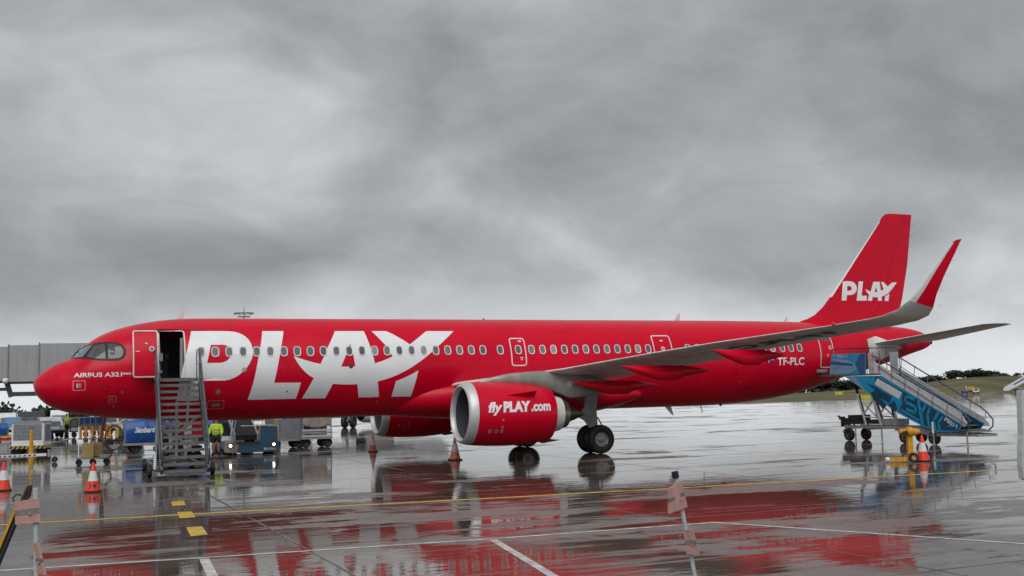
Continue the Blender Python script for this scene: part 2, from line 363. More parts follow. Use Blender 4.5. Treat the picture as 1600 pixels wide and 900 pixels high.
def text_tris(s, size, bold=0.0, shear=0.0, sx=1.0, space=1.0):
    cu = bpy.data.curves.new('t', 'FONT'); cu.body = s; cu.size = size; cu.offset = bold; cu.shear = shear; cu.space_character = space; cu.resolution_u = 3
    o = bpy.data.objects.new('t', cu); C.objects.link(o); dg = bpy.context.evaluated_depsgraph_get(); dg.update()
    me = o.evaluated_get(dg).to_mesh(); P = [(v.co.x*sx, v.co.y) for v in me.vertices]; T = [tuple(p.vertices) for p in me.polygons]
    o.evaluated_get(dg).to_mesh_clear(); bpy.data.objects.remove(o); bpy.data.curves.remove(cu)
    return P, T
def text_fit(s, x0, x1, z0, h, bold=0, shear=0, space=1.0, cap=None):
    """text spread from x0 to x1 with its baseline at z0 and its capitals h high"""
    P, T = text_tris(s, 1.0, bold, shear, 1, space)
    xs = [p[0] for p in P]; a, b = min(xs), max(xs); H = cap or .70
    return [((p[0]-a)/(b-a)*(x1-x0)+x0, p[1]/H*h+z0) for p in P], T

# ---------------------------------------------------------------- ground, grass, far country
def az_dir(t): return V((sin(t), cos(t), 0))
O2 = V((.28, -45.63, 0))
EDGE = [(-90, 62), (-40, 70), (3.2, 81.7), (50, 88), (114.7, 95.5), (192, 133), (330, 215), (520, 330)]
def edge_dist(t):
    d = az_dir(t); best = 1e9
    for (ax, ay), (bx, by) in zip(EDGE, EDGE[1:]):
        a = V((ax, ay))-O2.xy; b = V((bx, by))-O2.xy; e_ = b-a; den = d.x*e_.y-d.y*e_.x
        if abs(den) < 1e-9: continue
        s = (a.x*e_.y-a.y*e_.x)/den; u = (a.x*d.y-a.y*d.x)/den
        if s > 0 and -1e-6 <= u <= 1+1e-6: best = min(best, s)
    return best
rim_f = pchip([-60, -3, 12, 30, 39.5, 42.6, 44.2, 45.4, 48.3, 60, 90], [-4.6, -3.4, -2.6, -.9, .5, 1.5, 2.75, 3.75, 4.0, 4.2, 4.2])
def ground_z(t, D):
    e0 = min(edge_dist(t), 320); R = 350.0; z1 = rim_f(math.degrees(t))
    if D <= e0: return 0.0
    if D <= R or e0 >= R-1:
        s = (D-e0)/max(R-e0, 1); return z1*(s*s*(3-2*s)*.6+s*.4)
    return z1 - (D-R)*.0075
b = B(); TH = [radians(-62+1.5*i) for i in range(int(150/1.5)+1)]
rows = []
for t in TH:
    e0 = edge_dist(t); 
    if e0 > 900: e0 = 330
    col = [e0+(340-e0)*q for q in (0, .12, .3, .5, .7, .85, 1)] if e0 < 330 else [e0, e0+5, e0+12, e0+20, e0+30, e0+40, e0+50]
    col = col+[max(col[-1]+10, q) for q in (420, 520, 700, 1000, 1600, 3000, 6000)]
    rows.append([(O2+az_dir(t)*D+V((0, 0, ground_z(t, D)+(.02 if j == 0 else .05)))) for j, D in enumerate(col)])
K = len(rows[0]); vs = [p for r in rows for p in r]
b.add(vs, [(i*K+j, (i+1)*K+j, (i+1)*K+j+1, i*K+j+1) for i in range(len(rows)-1) for j in range(K-1)])
struct(b.build('grass_field', GRASS, smooth=True))
b = B(); b.add([(-120, -140, -.012), (560, -140, -.012), (560, 345, -.012)]+[(x, y+1.2, -.012) for x, y in reversed(EDGE[:])]+[(-120, 60, -.012)], [tuple(range(3+len(EDGE)+1))])
apron = struct(b.build('apron', APR))
# ground beneath everything, so that nothing is open behind the camera
b = B(); b.add([(-3000, -3000, -.6), (3000, -3000, -.6), (3000, 90, -.6), (-3000, 90, -.6)], [(0, 1, 2, 3)]); struct(b.build('outer_ground', GRASS))
# concrete bays near the camera, each its own slab
SLX0, SLY0, ST = 4.65, -33.25, 7.5
b = B(); hx, hy, ch = ST/2-.011, ST/2-.011, .018
b.add([(-hx, -hy, -.011), (hx, -hy, -.011), (hx, hy, -.011), (-hx, hy, -.011), (-hx, -hy, -.005), (hx, -hy, -.005), (hx, hy, -.005), (-hx, hy, -.005),
       (-hx+ch, -hy+ch, 0), (hx-ch, -hy+ch, 0), (hx-ch, hy-ch, 0), (-hx+ch, hy-ch, 0)],
      [(0, 1, 5, 4), (1, 2, 6, 5), (2, 3, 7, 6), (3, 0, 4, 7), (4, 5, 9, 8), (5, 6, 10, 9), (6, 7, 11, 10), (7, 4, 8, 11), (8, 9, 10, 11)])
slab_me = b.mesh('concrete_slab', CONC)
def in_view(x, y):
    r = V((x, y))-CAM.xy; a = math.degrees(atan2(r.x, r.y)); return -6 < a < 52 and r.length < 82 or r.length < 16
ys = []
for i in range(-3, 11):
    for j in range(-2, 10):
        x = SLX0+ST*(i+.5); y = SLY0+ST*(j-.5+.0)
        if any(in_view(x+dx, y+dy) for dx in (-3.7, 0, 3.7) for dy in (-3.7, 0, 3.7)):
            o = link('concrete_slab', slab_me, apron); o.location = (x, y, 0); ys.append((x, y))
b = B()
for x, y in ys:
    b.add([(x-ST/2, y-ST/2, -.009), (x+ST/2, y-ST/2, -.009), (x+ST/2, y+ST/2, -.009), (x-ST/2, y+ST/2, -.009)], [(0, 1, 2, 3)])
j = b.build('joint_sealant', JOINT, apron)
def strip(pts, wd, z=.004):
    b = B(); P = [V((x, y, z)) for x, y in pts]; vs = []
    for i, p in enumerate(P):
        d = (P[min(i+1, len(P)-1)]-P[max(i-1, 0)]).normalized(); n = V((-d.y, d.x, 0))*wd/2; vs += [p+n, p-n]
    b.add(vs, [(2*i, 2*i+1, 2*i+3, 2*i+2) for i in range(len(P)-1)]); return b
struct(strip([(-30, -17.9), (.3, -18.37), (5.05, -18.75), (11.4, -19.46), (18.8, -20.13), (27.5, -20.79), (60, -23.2)], .21).build('yellow_line', YMARK))
struct(strip([(-12, -24.7), (-.3, -25.71), (3, -26.08), (6, -26.38), (7.9, -26.58), (12.6, -26.78)], .12).build('white_line', WMARK))
struct(strip([(12.62, -26.7), (15.21, -32.03), (20, -41.9)], .12, .0045).build('white_line', WMARK))
struct(strip([(7.93, -26.72), (7.21, -30.75), (7.0, -32.0)], .15, .0043).build('white_line', WMARK))
struct(strip([(2.86, -26.2), (2.7, -28.6)], .16, .0044).build('white_line', WMARK))
struct(strip([(-1.5, 13.1), (.25, 14.9)], .25, .0044).build('white_line', WMARK))
struct(strip([(2.4, 42.3), (1.7, 38.3)], .35, .004).build('white_line', WMARK))
for q in ([(3.47, -15.2), (3.81, -15.05), (3.71, -16.35), (3.38, -16.49)], [(3.32, -18.02), (3.65, -18.09), (3.56, -19.45), (3.21, -19.52)], [(3.13, -21.39), (3.46, -21.36), (3.37, -22.89), (3.03, -23.0)]):
    cxx = sum(p[0] for p in q)/4; cyy = sum(p[1] for p in q)/4
    if cyy > -20: 
        b = B(); b.add([(x, y, .011) for x, y in q], [(0, 1, 2, 3)]); struct(b.build('yellow_ground_square', YMARK)); continue
    b = B(); b.add([(cxx+(x-cxx)*1.9, cyy+(y-cyy)*1.35, .006) for x, y in q], [(0, 1, 2, 3)]); struct(b.build('dark_ground_patch', DKPATCH))
    b = B(); b.add([(x, y, .011) for x, y in q], [(0, 1, 2, 3)]); struct(b.build('yellow_ground_square', YMARK))
# far pale taxiway seen as a thin strip in the grass
b = B(); vs = []
for i in range(24):
    t = radians(-12+i*1.0)
    for D in (268, 292): vs.append(O2+az_dir(t)*D+V((0, 0, ground_z(t, D)+.35)))
b.add(vs, [(2*i, 2*i+1, 2*i+3, 2*i+2) for i in range(23)]); struct(b.build('far_taxiway', M('pale_far_paving', (.42, .41, .36), .6)))

# trees
def tree_meshes(k, hgt, wid):
    rnd = random.Random(k); b = B(); cl = []
    for i in range(9+k % 4): cl.append((rnd.uniform(-.48, .48)*wid, rnd.uniform(-.3, .3)*wid, hgt*rnd.choice((.18, .25, .4, .55, .72)), wid*rnd.uniform(.17, .27)))
    for cx, cy, cz, r in cl:
        for i in range(85):
            d = V((rnd.gauss(0, 1), rnd.gauss(0, 1), rnd.gauss(0, .8))).normalized()*r*rnd.uniform(.55, 1.08)
            p = V((cx, cy, cz))+d; s = rnd.uniform(.12, .30)*wid/6; n = V((rnd.gauss(0, 1), rnd.gauss(0, 1), rnd.gauss(0, 1))).normalized(); u = n.orthogonal().normalized()*s; q = n.cross(u)
            b.add([p-u-q*.6, p+u-q*.5, p+u*.7+q, p-u*.8+q*.8], [(0, 1, 2, 3)])
        b.ball((cx, cy, cz), r*.62, 8)
    t = B(); t.path([(0, 0, -.6), (.05*wid*.2, 0, hgt*.3), (0, 0, hgt*.62)], [wid*.035, wid*.026, wid*.01], 7)
    for i in range(3): t.path([(0, 0, hgt*.28), (wid*.2*cos(i*2.1), wid*.2*sin(i*2.1), hgt*.58)], [wid*.018, wid*.008], 5)
    return b.mesh('crown', LEAFD), t.mesh('trunk', BARK)
TM = [tree_meshes(i, 5.2, 7.0) for i in range(6)]
TREES = [(38.2, 380, 1.0, 'leftmost dark tree of the clump seen under the tail'), (38.9, 395, 1.15, 'dark tree in the middle of the clump under the tail'), (39.5, 385, 1.25, 'tallest dark tree showing between tail and blue stairs'), (40.1, 380, 1.1, 'dark tree just left of the blue stairs legs'), (40.7, 392, 1.0, 'dark tree seen through the blue stairs supports'),
         (41.35, 385, .9, 'dark tree directly behind the white stair flight'), (41.9, 378, .85, 'dark bush where the hill starts rising'), (42.4, 385, .95, 'leftmost tree of the row right of the stair flight'), (42.85, 380, .85, 'low round tree on the lower hill slope'), (43.3, 372, .85, 'second low tree on the lower hill slope'),
         (44.1, 395, .8, 'small lone tree halfway up the grassy hill'), (44.4, 396, .7, 'small bush beside the lone tree on the hill'), (45.5, 410, .95, 'left tree of the clump on the hilltop'), (45.95, 410, 1.05, 'tallest tree of the clump on the hilltop'), (46.4, 412, .85, 'right tree of the clump on the hilltop'), (47.2, 418, .62, 'low bush on the hilltop right of the clump'), (48.0, 415, .6, 'last low bush on the hilltop at the right edge')]
for i, (a, D, s, lab) in enumerate(TREES):
    t = radians(a); p = O2+az_dir(t)*D; tr = thing('tree', lab, 'tree', (p.x, p.y, ground_z(t, D)-.7), rz=i*1.3, group='trees along the edge of the field')
    tr.scale = (s*1.6, s*1.6, s*.74)
    link('crown', TM[i % 6][0], tr); link('trunk', TM[i % 6][1], tr)
b = B(); rnd = random.Random(3)
for i in range(150):
    t = radians(-9+i*.155+rnd.uniform(-.06, .06)); D = rnd.uniform(560, 600); base = O2+az_dir(t)*D; z0 = ground_z(t, D)-1; H = rnd.uniform(3.0, 6.6)*(1+.25*sin(i*.31))
    for k_ in range(70):
        r = V((rnd.gauss(0, 2.0), rnd.gauss(0, 1.6), abs(rnd.gauss(.45, .33))*H)); r.z = min(r.z, H*1.15); p = base+r+V((0, 0, z0)); s = rnd.uniform(.5, 1.05)
        n = V((rnd.gauss(0, 1), rnd.gauss(0, 1), rnd.gauss(0, .6))).normalized(); u = n.orthogonal().normalized()*s; q = n.cross(u); b.add([p-u-q, p+u-q, p+u+q, p-u+q], [(0, 1, 2, 3)])
struct(tag(b.build('far_woodland', LEAFD), 'dark band of far woodland behind the grass at the left', 'woodland'), 'stuff')

# floodlight mast far away
ma = thing('floodlight_mast', 'distant floodlight mast whose crown of lamps shows above the red fuselage', 'light mast', (41.3, 200, -.8))
b = B(); b.path([(0, 0, 0), (0, 0, 21)], [.32, .16], 8); b.path([(0, 0, 21), (0, 0, 23.6)], [.16, .05], 6); b.build('mast', GREYD, ma)
for r_, z_ in ((1.9, 22.1), (1.35, 21.3)):
    b = B(); b.path([(r_*cos(a*pi/8), r_*sin(a*pi/8), z_) for a in range(16)], .09, 5, closed=True); b.build('lamp_ring', GREYD, ma)
lb = B(); lb.box((0, 0, 0), (.5, .3, .32)); lme = lb.mesh('floodlight', GREYD)
for a in range(10):
    o = link('floodlight', lme, ma); o.location = (1.95*cos(a*pi/5), 1.95*sin(a*pi/5), 22.0); o.rotation_euler = (0, 0, a*pi/5)

# ---------------------------------------------------------------- the airliner
ZC = 3.856
top = pchip([0, .06, .17, .53, .93, 1.29, 1.53, 1.82, 2.14, 2.56, 2.98, 3.4, 3.83, 4.52, 5.41, 6.5, 30, 34.7, 38, 42.6, 43.14, 43.91, 44.3, 44.5], [3.42, 3.55, 3.69, 3.98, 4.2, 4.33, 4.55, 4.83, 5.09, 5.32, 5.48, 5.6, 5.70, 5.82, 5.90, 5.926, 5.926, 5.89, 5.82, 5.60, 5.52, 5.34, 5.1, 4.85])
bot = pchip([0, .06, .23, .55, .95, 1.36, 2.18, 3, 3.86, 5.5, 7, 8, 29, 31.4, 33.1, 34.9, 35.8, 36.93, 38.37, 41.46, 43.04, 44.3, 44.5], [3.38, 3.12, 2.84, 2.56, 2.37, 2.25, 2.11, 2.01, 1.94, 1.85, 1.80, 1.786, 1.786, 1.85, 1.97, 2.2, 2.38, 2.66, 3.02, 3.76, 4.2, 4.58, 4.75])
hwf = pchip([0, .06, .23, .55, .95, 1.36, 2.18, 3, 3.86, 5, 6.2, 30, 33, 35, 37, 39, 41, 43, 44.3, 44.5], [.02, .30, .60, .92, 1.17, 1.37, 1.63, 1.79, 1.89, 1.955, 1.975, 1.975, 1.93, 1.80, 1.56, 1.27, .93, .5, .22, .06])
def fus_y(x, z, off=0.0, side=-1):
    t, bo, hw = top(x), bot(x), hwf(x); c = (t+bo)/2; r = (t-bo)/2; q = max(-1, min(1, (z-c)/(r+off)))
    return side*(hw+off)*sqrt(max(0, 1-q*q))
def on_fus(off=.006, side=-1): return lambda x, z: (x, fus_y(x, z, off, side), z)
jet = thing('airliner', 'long red narrow-body passenger jet with huge white PLAY lettering, parked on the wet apron', 'airplane', (21.98, 0, 0), world=True)
xs = [0, .02, .06, .12, .2, .3, .42, .55, .7, .85, 1, 1.15, 1.3, 1.42, 1.55, 1.7, 1.85, 2, 2.2, 2.4, 2.6, 2.8, 3, 3.3, 3.6, 4, 4.5, 5, 5.5, 6, 6.6]+[7.2+.75*i for i in range(31)]+[30.2+.4*i for i in range(34)]+[43.7, 43.9, 44.1, 44.3, 44.42, 44.5]
NS = 96; b = B(); vs = []
for x in xs:
    t, bo, hw = top(x), bot(x), hwf(x); c = (t+bo)/2; r = (t-bo)/2
    vs += [(x, hw*cos(2*pi*k/NS), c+r*sin(2*pi*k/NS)) for k in range(NS)]
fs = [(i*NS+k, i*NS+(k+1) % NS, (i+1)*NS+(k+1) % NS, (i+1)*NS+k) for i in range(len(xs)-1) for k in range(NS)]
fs += [tuple(range(NS)), tuple((len(xs)-1)*NS+k for k in range(NS))]
b.add(vs, fs); me = b.mesh('fuselage', RED, True)
bm = bmesh.new(); bm.from_mesh(me); DX0, DX1, DZ0, DZ1 = 4.44, 5.33, 3.50, 5.32
for co, no in (((DX0, 0, 0), (1, 0, 0)), ((DX1, 0, 0), (1, 0, 0)), ((0, 0, DZ0), (0, 0, 1)), ((0, 0, DZ1), (0, 0, 1))):
    bmesh.ops.bisect_plane(bm, geom=bm.verts[:]+bm.edges[:]+bm.faces[:], plane_co=co, plane_no=no)
dl = [f for f in bm.faces if DX0 < f.calc_center_median().x < DX1 and DZ0 < f.calc_center_median().z < DZ1 and f.calc_center_median().y < 0]
bmesh.ops.delete(bm, geom=dl, context='FACES'); bm.to_mesh(me); bm.free()
fus = link('fuselage', me, jet)
# doorway: lining, floor, dim galley inside
b = B(); y0 = -1.93
zs = [DZ0+(DZ1-DZ0)*i/8 for i in range(9)]
for xx in (DX0, DX1):
    b.add([(xx, fus_y(xx, z, -.004), z) for z in zs]+[(xx, -1.35, z) for z in zs], [(i, i+1, i+10, i+9) for i in range(8)], 1)
b.add([(DX0, fus_y(5, DZ0), DZ0), (DX1, fus_y(5, DZ0), DZ0), (DX1, -1.2, DZ0), (DX0, -1.2, DZ0)], [(0, 1, 2, 3)], 1)
b.add([(DX0, fus_y(5, DZ1), DZ1), (DX1, fus_y(5, DZ1), DZ1), (DX1, -1.2, DZ1), (DX0, -1.2, DZ1)], [(0, 1, 2, 3)], 1)
b.add([(3.6, -1.35, DZ0), (3.6, 1.5, DZ0), (3.6, 1.5, 5.4), (3.6, -1.35, 5.4), (6.2, -1.35, DZ0), (6.2, 1.5, DZ0), (6.2, 1.5, 5.4), (6.2, -1.35, 5.4)], [(0, 1, 2, 3), (4, 5, 6, 7), (1, 5, 6, 2), (0, 1, 5, 4), (3, 2, 6, 7)], 0)
b.add([(3.6, -1.35, DZ0), (DX0, -1.35, DZ0), (DX0, -1.35, 5.4), (3.6, -1.35, 5.4), (DX1, -1.35, DZ0), (6.2, -1.35, DZ0), (6.2, -1.35, 5.4), (DX1, -1.35, 5.4)], [(0, 1, 2, 3), (4, 5, 6, 7)], 0)
b.box((5.0, 1.2, 4.45), (.14, .05, .22), 1); b.box((4.75, .9, 3.9), (.5, .3, .8), 0); b.box((5.26, -1.5, 4.3), (.10, .12, 1.5), 1)
b.build('doorway_interior', [INTER, INTL], jet)
def ring_decal(x0, z0, x1, z1, r, wd, name, lab=None, fn=None, mat=WINF, parent=jet):
    o = link(name, decal_mesh(name, [[rrect(x0, z0, x1, z1, r), list(reversed(rrect(x0+wd, z0+wd, x1-wd, z1-wd, max(r-wd, .02))))]], fn or on_fus(.007), mat, None, .12), parent, lab); return o
ring_decal(DX0-.05, DZ0-.05, DX1+.05, DZ1+.05, .12, .05, 'door_frame')
b = B()      # the open door, swung forward against the fuselage
DOX = -.98
def door_pt(x, z, off): return (x, fus_y(5.0, z, off), z)
zz = [DZ0+.03+(DZ1-DZ0-.02)*i/12 for i in range(13)]; xo = (3.42, 4.34)
vs = [door_pt(x, z, o_) for o_ in (.44, .32) for x in xo for z in zz]
n_ = 13; fs = []
for i in range(12): fs += [(i, i+1, n_+i+1, n_+i), (2*n_+i, 2*n_+i+1, 3*n_+i+1, 3*n_+i), (i, i+1, 2*n_+i+1, 2*n_+i), (n_+i, n_+i+1, 3*n_+i+1, 3*n_+i)]
fs += [(0, n_, 3*n_, 2*n_), (n_-1, 2*n_-1, 4*n_-1, 3*n_-1)]
b.add(vs, fs); door = b.build('passenger_door', RED, jet, True, 'open red forward door swung against the fuselage')
df = lambda x, z: (x, fus_y(5.0, z, .447), z)
ring_decal(3.42, DZ0+.03, 4.34, DZ1+.01, .10, .045, 'door_outline', fn=df, parent=door)
def disc(cx, cz, r0, r1=0, n=20):
    o_ = [(cx+r0*cos(2*pi*i/n), cz+r0*sin(2*pi*i/n)) for i in range(n)]
    return [o_]+([[(cx+r1*cos(-2*pi*i/n), cz+r1*sin(-2*pi*i/n)) for i in range(n)]] if r1 else [])
link('porthole_frame', decal_mesh('porthole_frame', [disc(4.10, 4.61, .10, .065)], lambda x, z: (x, fus_y(5, z, .45), z), WINF), door)
link('porthole', decal_mesh('porthole', [disc(4.10, 4.61, .065)], lambda x, z: (x, fus_y(5, z, .45), z), CABW), door)
link('placard', decal_mesh('placard', [[rrect(3.86, 4.80, 3.95, 4.84, .01, 2)], [rrect(3.52, 4.50, 3.66, 4.53, .01, 2)]], lambda x, z: (x, fus_y(5, z, .45), z), WINF), door)
b = B(); b.beam((4.34, -2.25, 4.3), (4.5, -1.95, 4.3), .07, .3); b.beam((4.34, -2.2, 3.75), (4.5, -1.9, 3.75), .05, .08); b.build('door_hinge', GALVL, door)

# cabin windows
n_ = 20; SE = lambda a, A, Bz: (A*abs(cos(a))**.72*(1 if cos(a) >= 0 else -1), Bz*abs(sin(a))**.72*(1 if sin(a) >= 0 else -1))
b = B(); P = [SE(2*pi*i/n_, .115, .175) for i in range(n_)]; b.add([(x, -.004, z) for x, z in P]+[(0, -.0045, 0)], [(i, (i+1) % n_, n_) for i in range(n_)]); wp = b.mesh('window', CABW)
b = B(); Q = [SE(2*pi*i/n_, .152, .212) for i in range(n_)]
b.add([(x, -.004, z) for x, z in P]+[(x, -.012, z) for x, z in Q]+[(x*1.02, .0, z*1.02) for x, z in Q], [(i, (i+1) % n_, n_+(i+1) % n_, n_+i) for i in range(n_)]+[(n_+i, n_+(i+1) % n_, 2*n_+(i+1) % n_, 2*n_+i) for i in range(n_)]); wfm = b.mesh('window_frame', WINF, True)
ZW = 4.495
wx = [7.0228+.533*i for i in range(-2, 21)]+[18.49]+[19.9686+.533*i for i in range(12)]+[27.956+.533*i for i in range(10)]+[33.336, 33.869, 34.402]
for x in wx:
    y = fus_y(x, ZW); ny = y/hwf(x)**2; nz = (ZW-(top(x)+bot(x))/2)/((top(x)-bot(x))/2)**2; a = atan2(nz, -ny)
    o = link('window', wp, jet); o.location = (x-21.98, y-.004, ZW); o.rotation_euler = (-a, 0, 0)
    f_ = link('window_frame', wfm, o)
# emergency exits and rear doors drawn by their white outlines, with a raised panel inside
for x0, z0, x1, z1, nm in ((18.97, 3.78, 19.70, 5.02, 'overwing_exit_door'), (26.12, 3.52, 27.12, 5.13, 'cabin_door'), (35.72, 3.50, 36.62, 5.05, 'rear_door')):
    p_ = link(nm, decal_mesh(nm, [[rrect(x0, z0, x1, z1, .12)]], on_fus(.006), RED, .3, .1), jet)
    link('door_outline', decal_mesh('door_outline', [[rrect(x0, z0, x1, z1, .13), list(reversed(rrect(x0+.05, z0+.05, x1-.05, z1-.05, .09)))]], on_fus(.012), WINF, None, .1), p_)
    if nm != 'overwing_exit_door':
        link('porthole_frame', decal_mesh('porthole_frame', [disc(x0+.50 if nm == 'cabin_door' else x1-.22, ZW, .10, .06)], on_fus(.013), WINF), p_)
        link('porthole', decal_mesh('porthole', [disc(x0+.50 if nm == 'cabin_door' else x1-.22, ZW, .06)], on_fus(.013), CABW), p_)
    link('placard', decal_mesh('placard', [[rrect(x0+.42, 4.84, x0+.58, 4.90, .01, 2)], [rrect(x0+.42, 4.12, x0+.56, 4.16, .01, 2)], [rrect(x0+.44, 4.04, x0+.54, 4.07, .01, 2)]], on_fus(.013), WINF), p_)
x = 19.335; y = fus_y(x, ZW, .012); o = link('window', wp, jet); o.location = (x-21.98, y-.004, ZW); o.rotation_euler = (-.34, 0, 0); link('window_frame', wfm, o)

# lettering on the fuselage
def mid(L_, k=2):
    """rounds a polyline by inserting Catmull-Rom points"""
    return L_
PL = [
 [[(5.64, 5.33), (6.75, 5.33), (7.06, 5.325), (7.26, 5.305), (7.43, 5.26), (7.58, 5.19), (7.71, 5.09), (7.81, 4.97), (7.88, 4.83), (7.925, 4.66), (7.935, 4.5), (7.92, 4.34), (7.87, 4.18), (7.79, 4.02), (7.68, 3.86), (7.56, 3.72), (7.40, 3.59), (7.24, 3.49), (7.05, 3.41), (6.84, 3.37), (6.03, 3.38), (5.95, 2.98), (5.89, 2.62), (5.07, 2.62), (5.17, 3.42), (5.34, 4.2)],
  [(6.33, 4.77), (6.17, 4.06), (6.69, 4.06), (6.82, 4.09), (6.94, 4.15), (7.03, 4.25), (7.09, 4.37), (7.11, 4.5), (7.08, 4.61), (7.0, 4.70), (6.90, 4.755), (6.79, 4.775)]],
 [[(8.39, 5.33), (9.24, 5.33), (9.02, 4.53), (8.76, 3.25), (9.83, 3.24), (9.69, 2.6), (7.78, 2.6), (7.97, 3.37), (8.13, 4.2)]],
 [[(9.54, 4.3), (9.60, 4.165), (9.68, 4.035), (9.77, 3.90), (9.88, 3.77), (10.0, 3.645), (10.15, 3.52), (10.34, 3.41), (9.93, 2.6), (10.88, 2.59), (11.13, 3.165), (11.4, 3.14), (11.63, 3.13), (11.9, 3.125), (12.15, 3.13), (12.27, 2.59), (13.14, 2.59), (13.0, 3.23), (13.3, 3.30), (13.59, 3.39), (13.87, 3.50), (14.14, 3.63), (14.41, 3.77), (14.66, 3.93), (14.9, 4.08), (15.12, 4.24), (15.35, 4.41), (15.55, 4.57), (16.54, 5.33), (15.3, 5.33), (14.44, 4.75), (14.2, 4.93), (13.94, 5.1), (13.75, 5.22), (13.54, 5.33), (12.9, 5.33), (13.39, 4.71), (13.64, 4.25), (13.46, 4.17), (13.26, 4.09), (13.07, 4.03), (12.87, 3.97), (12.74, 4.57), (12.57, 5.33), (11.35, 5.33), (10.94, 4.64), (10.61, 3.97), (10.35, 4.03), (10.07, 4.11), (9.8, 4.20)],
  [(11.89, 4.81), (11.96, 4.45), (12.04, 3.85), (11.45, 3.85)]],
 [[(13.67, 2.59), (14.52, 2.58), (14.62, 3.1), (14.74, 3.66), (14.5, 3.53), (14.25, 3.41), (14.02, 3.31), (13.78, 3.23)]]]
for L_ in PL: link('lettering', decal_mesh('lettering', [L_], on_fus(.006), LETT, None, .09), jet, 'large white letter painted on the fuselage')
P, T = text_fit('AIRBUS A321', 1.40, 3.08, 3.60, .155, bold=.022)
link('lettering', decal_mesh('lettering', [], on_fus(.008), LETT, .15, .1, (P, T)), jet, 'small white manufacturer lettering below the cockpit')
P, T = text_fit('neo', 3.10, 3.40, 3.66, .12, bold=.02)
link('lettering', decal_mesh('lettering', [], on_fus(.008), LETT, .15, .1, (P, T)), jet)
P, T = text_fit('TF-PLC', 32.95, 34.63, 3.66, .36, bold=.02)
link('registration', decal_mesh('registration', [], on_fus(.008), LETT, .2, .08, (P, T)), jet)
fl = link('flag', decal_mesh('flag', [[rrect(32.32, 3.79, 32.72, 4.05, .004, 1)]], on_fus(.007), M('flag_blue', (.01, .03, .20), .4), .1, .1), jet, 'small blue white and red flag')
link('flag_cross', decal_mesh('flag_cross', [[rrect(32.43, 3.79, 32.48, 4.05, .002, 1)], [rrect(32.32, 3.90, 32.43, 3.94, .002, 1)], [rrect(32.48, 3.90, 32.72, 3.94, .002, 1)]], on_fus(.011), LETT), fl)
# service panels, static ports, dashed warning boxes
def dashes(x0, z0, x1, z1, n, t=.012):
    S = []
    for i in range(n):
        a = x0+(x1-x0)*(i+.2)/n; c = x0+(x1-x0)*(i+.7)/n
        for z in (z0, z1): S.append([rrect(a, z-t, c, z+t, .002, 1)])
        a = z0+(z1-z0)*(i+.2)/n; c = z0+(z1-z0)*(i+.7)/n
        for x in (x0, x1): S.append([rrect(x-t, a, x+t, c, .002, 1)])
    return S
DK = M('grey_service_plate', (.34, .32, .30), .4, .3)
link('service_panel', decal_mesh('service_panel', [[rrect(1.50, 3.20, 1.66, 3.36, .02)]], on_fus(.009), DK, .05, .05), jet)
link('warning_marking', decal_mesh('warning_marking', dashes(1.38, 3.11, 1.80, 3.46, 5), on_fus(.009), WINF), jet)
link('service_panel', decal_mesh('service_panel', [[rrect(6.40, 2.37, 6.74, 2.49, .055)]], on_fus(.009), DK, .1, .05), jet)
link('warning_marking', decal_mesh('warning_marking', dashes(6.27, 2.28, 6.88, 2.60, 7, .008), on_fus(.009), WINF), jet)
def star(cx, cz, r): return [[(cx+(r if i % 2 else r*.62)*cos(i*pi/6), cz+(r if i % 2 else r*.62)*sin(i*pi/6)) for i in range(12)], [(cx+.28*r*cos(-i*pi/4), cz+.28*r*sin(-i*pi/4)) for i in range(8)]]
for sx, sz in ((6.61, 2.94), (7.59, 3.775)): link('sensor_plate', decal_mesh('sensor_plate', [star(sx, sz, .115)], on_fus(.010), DK), jet)
for sx, sz in ((11.86, 3.86),): link('outflow_port', decal_mesh('outflow_port', [disc(sx, sz, .085)], on_fus(.012), STEEL), jet)
for sx, sz in ((2.75, 2.74), (2.83, 2.48)): link('static_port', decal_mesh('static_port', [disc(sx, sz, .05, .02, 10)], on_fus(.01), DK), jet)
link('warning_marking', decal_mesh('warning_marking', dashes(2.64, 2.62, 2.90, 2.86, 4, .007), on_fus(.009), WINF), jet)
link('door_sill_plate', decal_mesh('door_sill_plate', [[rrect(35.55, 3.28, 36.3, 3.42, .03)]], on_fus(.012), GALVL, .2, .05), jet)

# small hatches, vents and probes over the skin
rnd = random.Random(11); SEAM = M('dark_red_panel_gap', (.16, .002, .010), .5)
for hx_, hz_, hw_, hh_ in ((2.35, 3.05, .30, .22), (3.9, 2.75, .42, .30), (4.9, 2.75, .25, .18), (8.9, 2.32, .50, .34), (10.6, 2.35, .26, .18), (12.2, 2.33, .34, .24), (17.0, 4.98, .22, .12), (22.6, 3.75, .30, .20), (27.7, 3.6, .24, .24), (28.9, 2.7, .50, .36), (30.3, 3.3, .28, .2), (31.4, 2.6, .40, .28), (33.8, 3.05, .34, .24), (35.0, 2.95, .22, .18), (38.3, 4.2, .34, .26), (40.6, 5.1, .30, .16)):
    link('access_hatch', decal_mesh('access_hatch', [[rrect(hx_, hz_, hx_+hw_, hz_+hh_, .03), list(reversed(rrect(hx_+.012, hz_+.012, hx_+hw_-.012, hz_+hh_-.012, .02)))]], on_fus(.005), SEAM, .2, .08), jet)
for vx_, vz_ in ((3.1, 3.0), (4.0, 3.35), (9.3, 2.9), (13.1, 2.4), (17.3, 3.7), (28.4, 3.2), (30.9, 2.9), (34.6, 2.75), (37.4, 4.9)):
    link('vent_port', decal_mesh('vent_port', [disc(vx_, vz_, .035, 0, 10)], on_fus(.008), DK if rnd.random() < .5 else STEEL), jet)
